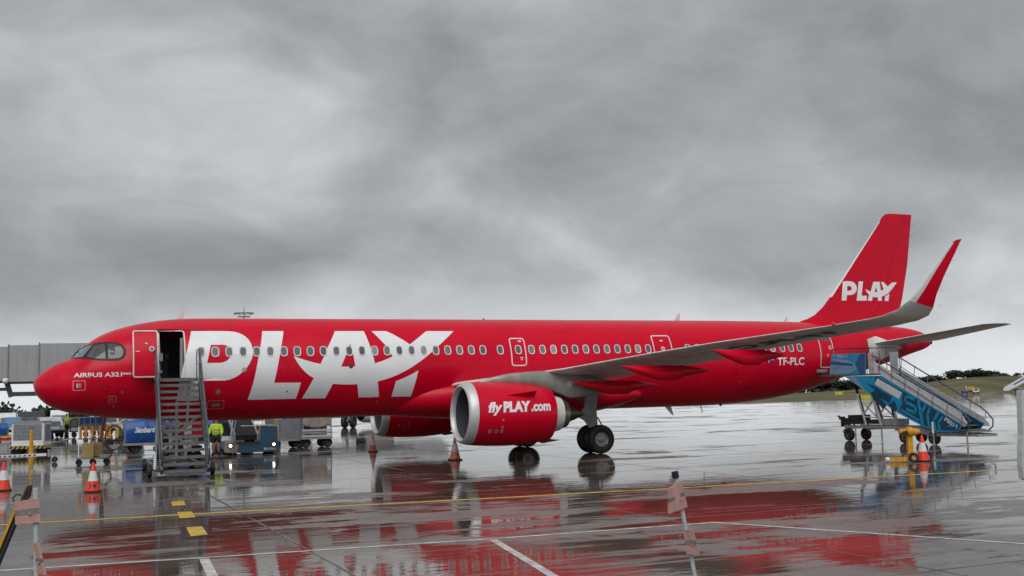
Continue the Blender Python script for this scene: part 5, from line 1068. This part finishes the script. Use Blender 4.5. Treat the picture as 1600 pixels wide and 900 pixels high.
# ---------------------------------------------------------------- people
def skinned(name, verts, edges, rad, mat, parent, sub=2):
    me = bpy.data.meshes.new(name); me.from_pydata(verts, edges, []); me.materials.append(mat); o = bpy.data.objects.new(name, me); C.objects.link(o); o.parent = parent
    md = o.modifiers.new('s', 'SKIN'); md.use_smooth_shade = True; sv = me.skin_vertices[0].data
    for i, r in enumerate(rad): sv[i].radius = r if isinstance(r, tuple) else (r, r)
    sv[0].use_root = True; s = o.modifiers.new('u', 'SUBSURF'); s.levels = sub; s.render_levels = sub; return o
def person(x, y, rz, lab, arm=0.0, stride=0.0, vest=False, sxy=1.0):
    t = thing('person', lab, 'person', (x, y, 0), rz)
    v = []; e = []; r = []
    def a(p, rad, par=None):
        v.append(p); r.append(rad); i = len(v)-1
        if par is not None: e.append((par, i))
        return i
    pel = a((0, 0, .95), (.13, .09)); ab = a((0, 0, 1.12), (.115, .08), pel); chs = a((0, -.01, 1.33), (.16, .11), ab); nk = a((0, 0, 1.50), .058, chs); hd = a((0, -.01, 1.60), (.07, .085), nk); hd2 = a((0, -.005, 1.70), (.072, .088), hd); a((0, 0, 1.76), (.05, .06), hd2)
    for s in (-1, 1):
        sh = a((s*.17, 0, 1.43), .055, chs); el = a((s*(.24+arm*.05*(s < 0)), -.03-.05*arm, 1.16), .042, sh); wr = a((s*.26, -.12-.12*arm, .93+.06*arm), .030, el)
        pm = a((s*.262, -.135-.13*arm, .86+.05*arm), (.018, .034), wr)
        for k in range(4): f1 = a((s*.262, -.165+.022*k-.13*arm, .80+.05*arm), .0095, pm); a((s*.25, -.168+.022*k-.13*arm, .762+.006*(k % 2)+.05*arm), .008, f1)
        th = a((s*.255-.0, -.175-.13*arm, .85+.05*arm), .010, pm); a((s*.25, -.195-.13*arm, .82+.05*arm), .009, th)
        hp = a((s*.09, 0, .88), .095, pel); kn = a((s*.10, -.02+s*stride*.14, .50), .060, hp); an = a((s*.11, .02+s*stride*.22, .10), .040, kn); a((s*.12, -.10+s*stride*.22, .045), (.04, .03), an)
    body = skinned('body', v, e, r, SKIN, t)
    def garment(name, pts, mat, sub=2):
        vv = [p[0] for p in pts]; rr = [p[1] for p in pts]; ee = [(p[2], i) for i, p in enumerate(pts) if p[2] is not None]; return skinned(name, vv, ee, rr, mat, t, sub)
    jk = [((0, 0, .89), (.195, .155), None), ((0, 0, 1.12), (.182, .138), 0), ((0, -.01, 1.33), (.19, .135), 1), ((0, 0, 1.46), (.11, .09), 2), ((0, 0, 1.51), (.075, .07), 3)]
    for s in (-1, 1):
        k = len(jk); jk += [((s*.18, 0, 1.42), .082, 2), ((s*(.245+arm*.05*(s < 0)), -.03-.05*arm, 1.16), .068, k)]+([((s*.26, -.11-.11*arm, .96+.06*arm), .055, k+1)] if not vest else [])
    if vest: jk = jk[:5]+[((s*.17, 0, 1.42), .07, 2) for s in (-1, 1)]
    jac = garment('hi_vis_vest' if vest else 'hi_vis_jacket', jk, HIVIS)
    b = B()
    for z, rx, ry in ((1.08, .19, .143), (1.22, .196, .148)): b.lathe([(-.022, 1), (.022, 1)], (0, 0, 0), (0, 0, 1), 20); 
    b = B()
    for z, rx, ry in ((1.08, .180, .136), (1.20, .184, .140)):
        n_ = 20; vs = [(rx*cos(2*pi*k/n_), ry*sin(2*pi*k/n_), z+dz) for dz in (-.022, .022) for k in range(n_)]; b.add(vs, [(k, (k+1) % n_, n_+(k+1) % n_, n_+k) for k in range(n_)])
    b.build('reflective_band', M('reflective_silver', (.30, .32, .24), .35), jac, True)
    sh = [((0, 0, 1.08), (.14, .11), None), ((0, 0, .96), (.165, .125), 0)]
    for s in (-1, 1): k = len(sh); sh += [((s*.09, 0, .86), .115, 1), ((s*.10, -.015+s*stride*.10, .56), .085, k)]
    garment('shorts', sh, TROU)
    for s in (-1, 1):
        b = B(); b.ball((s*.12, -.05+s*stride*.22, .06), .075, 12, sc=(.75, 1.75, .8)); b.path([(s*.11, .02+s*stride*.22, .05), (s*.11, .02+s*stride*.22, .2)], .05, 8); b.build('boot', BLACK, t, True)
    b = B(); b.ball((0, .012, 1.715), .088, 14, sc=(.92, 1.08, .82)); b.build('hair', HAIR, t, True)
    b = B(); [b.ball((s*.028, -.088, 1.665), .009, 6) for s in (-1, 1)]; b.build('eyes', BLACKP, t); b = B(); b.ball((0, -.098, 1.635), .016, 6, sc=(.7, 1, 1.2)); [b.ball((s*.075, 0, 1.64), .022, 6, sc=(.4, .8, 1.2)) for s in (-1, 1)]; b.build('nose_and_ears', SKIN, t, True)
    b = B(); b.box((0, -.088, 1.60), (.04, .01, .008)); b.build('mouth', M('lip', (.25, .08, .07), .6), t)
    t.scale = (sxy, 1.1*sxy, 1)
    return t
person(7.95, 8.0, radians(-25), 'man in bright yellow hi-vis jacket and dark shorts between stairs and belt loader', arm=.3, sxy=1.17)
person(2.13, 45.3, radians(180), 'distant worker in yellow vest and black shorts walking away by the white truck', stride=.5, vest=True)
person(6.35, 42.0, radians(170), 'distant worker in yellow top mostly hidden behind the blue tarpaulin dolly', vest=False)

# ---------------------------------------------------------------- distant vehicles at the left
VW = wheel_mesh(.36, .24, hub=HUBD)
def van(x, y, rz, lab, L_=4.6, H=2.1, W_=1.8, mat=VWHITE, box=None, nm='van', cat='van', hood=.9):
    t = thing(nm, lab, cat, (x, y, 0), rz)
    b = B(); zb = .38; h = H; b.prism([(-L_/2, zb), (L_/2, zb), (L_/2, h*.48), (L_/2-hood, h*.54), (L_/2-hood-.65, h), (-L_/2 if box is None else L_/2-hood-1.6, h), (-L_/2 if box is None else L_/2-hood-1.6, h*.45 if box else h)] + ([] if box is None else [(-L_/2, h*.45)]), 'y', -W_/2, W_/2); b.build('body', mat, t)
    b = B(); a0 = L_/2-hood
    b.prism([(a0-.12, h*.56), (a0-.62, h*.92), (a0-1.35, h*.92), (a0-1.35, h*.56)], 'y', -W_/2-.012, W_/2+.012); b.build('side_window', GLASS, t)
    b = B(); b.add([(a0+.012, -W_/2+.12, h*.56), (a0+.012, W_/2-.12, h*.56), (a0-.62, W_/2-.12, h*.96), (a0-.62, -W_/2+.12, h*.96)], [(0, 1, 2, 3)]); b.build('windscreen', M('van_windscreen_glass', (.13, .16, .17), .1, var=.5, vs=2), t)
    if box:
        b = B(); b.box((-L_/2+(L_-hood-1.7)/2, 0, h*.45+(box-h*.45)/2+.05), (L_-hood-1.75, W_+.1, box-h*.45)); b.build('cargo_box', VWHITE, t)
    b = B(); b.box((L_/2+.03, 0, .5), (.08, W_, .22)); b.build('bumper', BLACKP, t)
    for s in (-1, 1): b = B(); b.box((L_/2-.0, s*(W_/2-.25), .85), (.05, .3, .18)); b.build('headlamp', CONEW, t)
    for xx in (-L_/2+.8, L_/2-.85):
        for yy in (-W_/2+.1, W_/2-.1): o = link('wheel', VW, t); o.location = (xx, yy, .36)
    return t
van(-.42, 47, radians(-86), 'dark cabbed van with broad windscreen behind the grey mesh box cart', L_=3.6, H=2.0, W_=1.9, mat=M('charcoal_vehicle_paint', (.03, .033, .038), .35), hood=.3)
van(.95, 45, radians(-82), 'white car with dark side glass just right of the grey mesh box cart', L_=3.6, H=1.55, W_=1.55)
van(1.75, 54, radians(-92), 'tall white box van furthest right of the vehicles beside the walking worker', L_=4.0, H=2.0, W_=1.35, hood=.4)
van(-1.95, 52, radians(-88), 'white van at the left edge partly hidden behind the blue covered load', L_=4.0, H=1.9, W_=1.7)
t = thing('baggage_cart', 'blue covered baggage cart at the left edge on red and yellow chassis', 'baggage cart', (-1.9, 28, 0))
b = B(); b.prism([(-.8, .8), (-.85, 1.2), (-.6, 1.5), (.6, 1.5), (.85, 1.2), (.8, .8)], 'x', -1.1, .35); b.build('cover', TARP, t)
b = B(); b.box((0, 0, .72), (2.4, 1.5, .12)); b.build('deck', YEL, t); b = B(); b.box((-.2, 0, .52), (2.2, 1.3, .16)); b.build('chassis', REDL, t)
for x in (-.8, .8):
    for y in (-.5, .5): o = link('wheel', DW, t); o.location = (x, y, .26)
t = thing('sign_board', 'pale blue and white sign board standing at the left behind the blue cart', 'sign board', (-1.35, 34, 0))
b = B(); b.box((0, 0, 1.45), (.95, .5, .62)); b.build('board', SKYP, t); b = B(); b.box((0, -.01, 1.24), (.9, .5, .24)); b.build('lower_band', M('light_blue_print', (.06, .34, .55), .5), t); b = B(); b.path([(-.3, 0, 0), (-.3, 0, 1.2)], .04, 6); b.path([(.3, 0, 0), (.3, 0, 1.2)], .04, 6); b.build('legs', GREYD, t)
# mid distance: blue tank vehicle seen under the nose, lorry and steps behind it
t = thing('service_truck', 'small blue roofed service truck far behind the trolley under the nose', 'truck', (3.5, 43.5, 0)); t.scale = (.68, .8, .85)
b = B(); b.prism([(-1.8, .5), (-1.75, 1.45), (-1.5, 1.7), (-.9, 1.7), (-.9, .5)], 'y', -.9, .9); b.build('cab', M('dark_slate_paint', (.05, .07, .10), .4), t)
b = B(); b.prism([(-1.68, 1.0), (-1.62, 1.4), (-1.45, 1.6), (-1.0, 1.6), (-1.0, 1.0)], 'y', -.915, .915); b.build('cab_window', M('pale_cab_glass', (.25, .27, .15), .2), t)
b = B(); b.box((.6, 0, 1.5), (2.7, 1.7, .5)); b.build('blue_cover', VBLUE, t); b = B(); b.box((.6, 0, .95), (2.7, 1.6, .6)); b.build('bed', GREYC, t)
b = B(); b.box((-1.3, -.93, .75), (.7, .03, .3)); b.build('bumper', VWHITE, t)
for x in (-1.3, -.1, 1.5):
    for y in (-.75, .75): o = link('wheel', DW, t); o.location = (x, y, .26)
van(4.95, 46, radians(-80), 'pale van seen under the nose between orange sleeves and blue tarpaulin', L_=3.8, H=1.9, W_=1.5)
t = thing('hand_truck', 'yellow orange barrow with striped uprights behind the hose coil under the nose', 'barrow', (4.4, 22, 0))
for x in (-.45, -.05, .55): b = B(); b.box((x, 0, .95), (.16, .2, .8)); b.build('upright', YEL, t)
b = B(); b.box((0, 0, .4), (1.4, .6, .14)); b.build('bed', BLACKP, t)
for x in (-.5, .5): o = link('wheel', DW, t); o.location = (x, -.2, .26)
t = thing('belt_ramp', 'grey and teal sloping ramp far behind the left end of the blue tarpaulin', 'ramp', (5.6, 30, 0))
b = B(); b.beam((-.9, 0, .9), (1.0, 0, 1.9), .5, .10); b.build('ramp_bed', GALVL, t); b = B(); b.box((.1, 0, .65), (1.6, .8, .45)); b.build('body', M('teal_paint', (.02, .14, .17), .45), t)
b = B(); b.path([(-.8, 0, 1.2), (.9, 0, 2.1)], .03, 6); b.build('ramp_rail', GALVL, t)
for x in (-.5, .6): o = link('wheel', DW, t); o.location = (x, -.3, .26)

# ---------------------------------------------------------------- jet bridge behind the nose
t = thing('jet_bridge', 'long grey telescopic jet bridge passing behind the nose at the left edge', 'jet bridge', (0, 38.5, 0))
for x0, x1, zt, zb, ins in ((-16, -1.78, 6.55, 4.20, .10), (-1.86, .14, 6.66, 4.12, .0), (.08, 7.5, 6.78, 3.98, -.10)):
    b = B(); b.prism([(x0, zb+.0), (x1, zb), (x1, zt), (x0, zt-.02)], 'y', -1.4+ins, 1.4-ins); tb = b.build('tunnel_section', BRIDGE, t)
    b = B(); b.box(((x0+x1)/2, -1.4+ins-.01, zb-.06), (x1-x0-.05, .10, .16)); b.build('bottom_rail', BLACKP, tb)
    b = B(); b.box((x0+.05, 0, (zt+zb)/2), (.08, 2.9-2*ins, zt-zb+.10)); b.build('end_frame', BRIDGED, tb)
    b = B(); [b.box((x, -1.4+ins-.008, (zt+zb)/2), (.012, .012, zt-zb-.06)) for x in [x0+.6*k for k in range(1, int((x1-x0)/.6)+1)] if x < x1-.05]; struct(b.build('cladding_ribs', BRIDGE, tb), 'stuff')
b = B(); b.beam((-16, 0, 3.65), (-1.9, 0, 3.65), .5, .22); b.beam((-1.6, 0, 3.3), (7.5, 0, 3.3), .5, .3); b.beam((-1.9, 0, 4.1), (-1.6, 0, 3.1), .6, .34); b.build('support_beam', BRIDGED, t)
b = B(); b.beam((6.8, 0, 4.0), (6.8, 0, 0), .6, .5); b.build('support_column', BRIDGED, t)
b = B(); b.lathe([(0, 2.1), (3.1, 2.1), (3.3, 1.6)], (-17.5, 0, 3.7), (0, 0, 1), 28, caps=True); b.build('rotunda', BRIDGE, t, True)
b = B(); b.path([(-17.5, 0, 0), (-17.5, 0, 3.75)], .55, 16); b.build('rotunda_column', BRIDGED, t, True)
b = B(); b.box((8.3, 0, 5.3), (1.7, 3.2, 3.0)); b.build('bridge_cab', BRIDGE, t); b = B(); b.box((8.3, -1.61, 5.6), (1.1, .02, 1.0)); b.build('cab_window', GLASS, t)
b = B(); b.ball((-1.95, -1.75, 4.2), .21, 14); b.build('lamp_dome', VWHITE, t, True)

# ---------------------------------------------------------------- white jet parked behind
t = thing('parked_airliner', 'white airliner mostly hidden behind, only engine and wheels showing under the red belly', 'airplane', (25, 46, 0))
b = B(); b.lathe([(-9, .3), (-8, 1.1), (-6, 1.75), (-3, 2.0), (3, 2.0), (9, 1.9)], (2, 6, 3.6), (.94, .34, 0), 32, caps=True); b.build('fuselage', VWHITE, t, True)
for dx, dy in ((1.3, 0), (-6.2, -1.6)):
    b = B(); b.lathe([(0, .75), (.05, .84), (.3, .92), (1.2, .95), (2.6, .85), (3.0, .7)], (dx-.9, dy, 1.25), (.94, .34, 0), 28); e_ = b.build('engine', VWHITE, t, True)
    b = B(); b.lathe([(.5, .02), (.45, .72), (.02, .76)], (dx-.9, dy, 1.25), (.94, .34, 0), 24); b.build('engine_inlet', BLACKP, e_, True)
b = B(); b.path([(-1.2, -1.6, .5), (-1.2, -1.6, 2.2)], .14, 8); b.beam((-1.9, -1.6, 1.5), (-.5, -1.6, 1.6), .3, .5); b.build('landing_gear', GREYD, t)
GW = wheel_mesh(.52, .36, hub=HUBD)
for dx in (-1.45, -.75): o = link('wheel', GW, t); o.location = (dx, -1.75, .50); o.rotation_euler = (0, 0, .9)
b = B(); b.prism([(-5, 2.1), (6, 2.3), (6, 2.5), (-5, 2.45)], 'y', -2, 4); b.build('wing', VWHITE, t)

# ---------------------------------------------------------------- far right: tug and stairs
t = thing('baggage_tug', 'tiny distant white and blue tug with yellow load crossing the far apron', 'tug', (169.5, 119, .1), rz=radians(-40)); t.scale = (.75, .75, .75)
b = B(); b.box((1.2, 0, .9), (1.5, 1.5, .9)); b.build('cab', VWHITE, t); b = B(); b.box((1.2, -.76, 1.05), (.9, .02, .45)); b.build('cab_window', GLASS, t)
b = B(); b.box((-1.5, 0, .65), (1.9, 1.4, .5)); b.build('blue_trailer', VBLUE, t); b = B(); b.box((.1, 0, 1.5), (1.5, 1.2, .9)); b.build('yellow_load', YEL, t); b = B(); b.box((0, 0, .6), (2.2, 1.2, .3)); b.build('chassis', BLACKP, t); b = B(); b.path([(-.9, 0, .8), (-1.1, 0, 2.1)], .12, 6); b.build('mast', VWHITE, t)
for x in (-2, -1, .7, 1.7):
    for y in (-.65, .65): o = link('wheel', DW, t); o.location = (x, y, .26)
t = thing('passenger_stairs', 'distant white stair truck with blue top at the right edge of the apron', 'stairs', (191, 126, .1), rz=radians(-42))
b = B(); b.prism([(-3.6, .3), (-3.4, .95), (2.3, 4.3), (3.4, 4.3), (3.4, 3.0), (2.6, 3.0), (-2.6, .3)], 'y', -.8, .8); b.build('stair_flight', VWHITE, t)
b = B(); b.box((3.0, 0, 4.6), (2.0, 1.8, 1.3)); b.build('canopy', VBLUE, t); b = B(); b.prism([(-1.6, 1.35), (.6, 2.65), (.6, 2.95), (-1.6, 1.65)], 'y', -.82, -.805); b.build('lettering_panel', VBLUE, t)
b = B(); b.box((.8, 0, .7), (4.5, 1.6, .35)); b.beam((2.6, 0, .7), (2.6, 0, 3.2), .4); b.build('chassis', GREYD, t)
for x in (-1, 2.5):
    for y in (-.75, .75): o = link('wheel', VW, t); o.location = (x, y, .36)
# yellow airfield markers in the far grass
for i, (a, D) in enumerate(((41.0, 178), (41.6, 180), (39.7, 240))):
    p = O2+az_dir(radians(a))*D; t = thing('marker_board', ('low yellow marker board in the grass left of the blue stairs legs', 'low yellow marker board in the grass seen between the stairs legs', 'small yellow marker board further back in the grass under the tail')[i], 'marker board', (p.x, p.y, ground_z(radians(a), D)+.05), rz=radians(-41))
    b = B(); b.box((0, 0, .5), (1.6, .15, .6)); b.build('board', M('lime_yellow_board', (.50, .48, .03), .5), t); b = B(); b.box((-.5, 0, .1), (.08, .08, .4)); b.box((.5, 0, .1), (.08, .08, .4)); b.build('feet', GREYD, t)

# ---------------------------------------------------------------- foreground posts with faded boards
def flagpost(base, top_, boards, lab, capm=True):
    t = thing('barrier_post', lab, 'post', base)
    bs = V(base); tp = V(top_)-bs
    b = B(); b.path([(0, 0, 0), tuple(tp)], .022, 12); b.build('pole', POST, t, True)
    b = B(); b.lathe([(0, .16), (.05, .15), (.09, .05), (.14, .03)], (0, 0, 0), (0, 0, 1), 20, caps=True); b.build('foot', BLACK, t, True)
    if capm: b = B(); b.path([tuple(tp*.985), tuple(tp*1.02)], .035, 10); b.build('cap', M('navy_cap', (.012, .016, .04), .5), t, True)
    for pts, tape, fold in boards:
        pts = [V(p)-bs for p in pts]; n__ = (pts[1]-pts[0]).cross(pts[3]-pts[0]).normalized()*.012
        b = B(); b.add([p-n__ for p in pts]+[p+n__ for p in pts], [(0, 1, 2, 3), (7, 6, 5, 4), (0, 4, 5, 1), (1, 5, 6, 2), (2, 6, 7, 3), (3, 7, 4, 0)]); bo = b.build('faded_board', PINK, t)
        lo, hi = tape; L0 = pts[0].lerp(pts[3], lo); L1 = pts[1].lerp(pts[2], lo); L2 = pts[1].lerp(pts[2], hi); L3 = pts[0].lerp(pts[3], hi); n2 = n__*1.18
        b = B(); b.add([q-n2 for q in (L0, L1, L2, L3)]+[q+n2 for q in (L0, L1, L2, L3)], [(0, 1, 2, 3), (7, 6, 5, 4), (0, 4, 5, 1), (1, 5, 6, 2), (2, 6, 7, 3), (3, 7, 4, 0)]); b.build('reflective_tape', TAPE, bo)
        F0 = pts[0].lerp(pts[1], fold); F1 = pts[3].lerp(pts[2], fold); b = B(); b.path([tuple(F0), tuple(F1)], .006, 5); b.build('crease', M('dark_pink_crease', (.25, .09, .07), .7), bo)
        b = B(); b.ball(tuple(pts[0].lerp(pts[2], .6)-n2*1.5), .011, 8); b.build('rivet', GREYD, bo)
# right post (leans to the right towards its foot)
flagpost((6.5, -36.0, 0), (6.17, -36.0, 1.82), [([(6.035, -36.08, 1.70), (6.225, -36.02, 1.765), (6.275, -36.02, 1.50), (6.028, -36.08, 1.455)], (.40, .56), .80), ([(6.228, -36.02, 1.275), (6.285, -36.1, 1.285), (6.355, -36.1, 1.03), (6.262, -36.02, 1.035)], (.42, .58), .55)], 'right hand leaning grey post with faded pink boards in the foreground')
flagpost((.30, -36.0, 0), (.255, -36.0, 2.02), [([(.10, -36.03, 1.925), (.282, -36.03, 1.94), (.292, -36.03, 1.755), (.112, -36.03, 1.745)], (.38, .62), .80), ([(.252, -36.03, 1.59), (.276, -36.08, 1.60), (.335, -36.1, 1.35), (.295, -36.05, 1.36)], (.5, .62), .5)], 'left hand grey post with faded pink boards near the left edge', capm=False)
# yellow and black arm leaning behind the left post
t = thing('hazard_barrier', 'leaning black and yellow barrier with a rusty hooked top at the left edge', 'barrier', (-.55, -35.8, 0))
b = B(); b.beam((0, 0, 0), (.70, 0, 1.87), .012, .085, up=(0, 1, 0)); b.beam((.0, .01, 0), (.70, .01, 1.87), .05, .03, up=(0, 1, 0)); b.build('arm', M('dark_grey_arm', (.035, .037, .04), .5), t)
b = B(); b.beam((-.03, -.02, .01), (.665, -.02, 1.88), .02, .03, up=(0, 1, 0)); b.build('yellow_edge', YEL, t)
b = B(); b.path([(.70, 0, 1.90), (.75, 0, 2.02), (.765, 0, 2.03), (.755, 0, 1.95), (.715, 0, 1.90)], .016, 7); b.build('hook', M('dark_rusty_steel', (.05, .025, .022), .6, var=.5, vs=30), t, True)
b = B(); b.path([(.65, -.02, 1.90), (.635, -.02, 1.935), (.66, -.02, 1.965), (.70, -.02, 1.955)], .006, 6); b.build('wire_loop', BLACKP, t, True)
# white door edge at the right border
t = thing('white_gate_edge', 'edge of a worn white panel cut by the right border of the picture', 'panel', (8.85, -38.0, 0))
b = B(); b.prism([(.1, .0), (.1, 1.76), (.16, 1.76), (.16, 0)], 'y', -.02, .02); b.build('lower_frame', GREYD, t)
b = B(); b.prism([(-.150, 2.18), (-.172, 2.05), (-.182, 1.9), (-.17, 1.78), (-.05, 1.74), (.5, 1.74), (.5, 2.6), (-.13, 2.6)], 'y', -.03, .03); b.build('panel', M('worn_white_panel', (.50, .52, .52), .45, var=.2, vs=20), t)

# ---------------------------------------------------------------- pieces that stand apart become objects of their own
def islands(me):
    n = len(me.vertices); par = list(range(n))
    def find(a):
        while par[a] != a: par[a] = par[par[a]]; a = par[a]
        return a
    for e_ in me.edges:
        a, c = find(e_.vertices[0]), find(e_.vertices[1])
        if a != c: par[a] = c
    gr = {}
    for i in range(n): gr.setdefault(find(i), []).append(i)
    boxes = [[ids, [min(me.vertices[i].co[k] for i in ids) for k in range(3)], [max(me.vertices[i].co[k] for i in ids) for k in range(3)]] for ids in gr.values()]
    ch_ = True
    while ch_:
        ch_ = False
        for i in range(len(boxes)):
            for j in range(i+1, len(boxes)):
                a, c = boxes[i], boxes[j]
                if all(a[1][k]-.006 <= c[2][k] and c[1][k]-.006 <= a[2][k] for k in range(3)):
                    a[0] = a[0]+c[0]; a[1] = [min(x, y) for x, y in zip(a[1], c[1])]; a[2] = [max(x, y) for x, y in zip(a[2], c[2])]; del boxes[j]; ch_ = True; break
            if ch_: break
    return [bx_[0] for bx_ in boxes]
users = {}
for o in list(C.objects):
    if o.type == 'MESH' and not o.modifiers and o.get('kind') is None: users.setdefault(o.data.name, []).append(o)
for nm, obs in users.items():
    me = bpy.data.meshes[nm]; base = obs[0].name.split('.')[0]
    if len(me.vertices) > 1500 or 'lettering' in base or base in ('registration', 'fleet_number', 'number', 'crown', 'joint_sealant', 'warning_marking', 'blue_pattern', 'fan_blades'): continue
    gs = islands(me)
    if not 1 < len(gs) <= 16: continue
    parts = []
    for ids in gs:
        mp_ = {v: i for i, v in enumerate(ids)}; m2 = bpy.data.meshes.new(nm)
        pl = [p for p in me.polygons if p.vertices[0] in mp_]
        m2.from_pydata([me.vertices[i].co[:] for i in ids], [], [[mp_[v] for v in p.vertices] for p in pl])
        for m_ in me.materials: m2.materials.append(m_)
        for p, q in zip(m2.polygons, pl): p.material_index = q.material_index; p.use_smooth = q.use_smooth
        if any(p.use_smooth for p in m2.polygons): m2.set_sharp_from_angle(angle=radians(38))
        parts.append(m2)
    for o in obs:
        o.data = parts[0]
        for m2 in parts[1:]:
            c = bpy.data.objects.new(base, m2); C.objects.link(c); c.parent = o.parent; c.matrix_parent_inverse = o.matrix_parent_inverse.copy(); c.matrix_basis = o.matrix_basis.copy()
for o in C.objects:
    if '_w' in o: del o['_w']
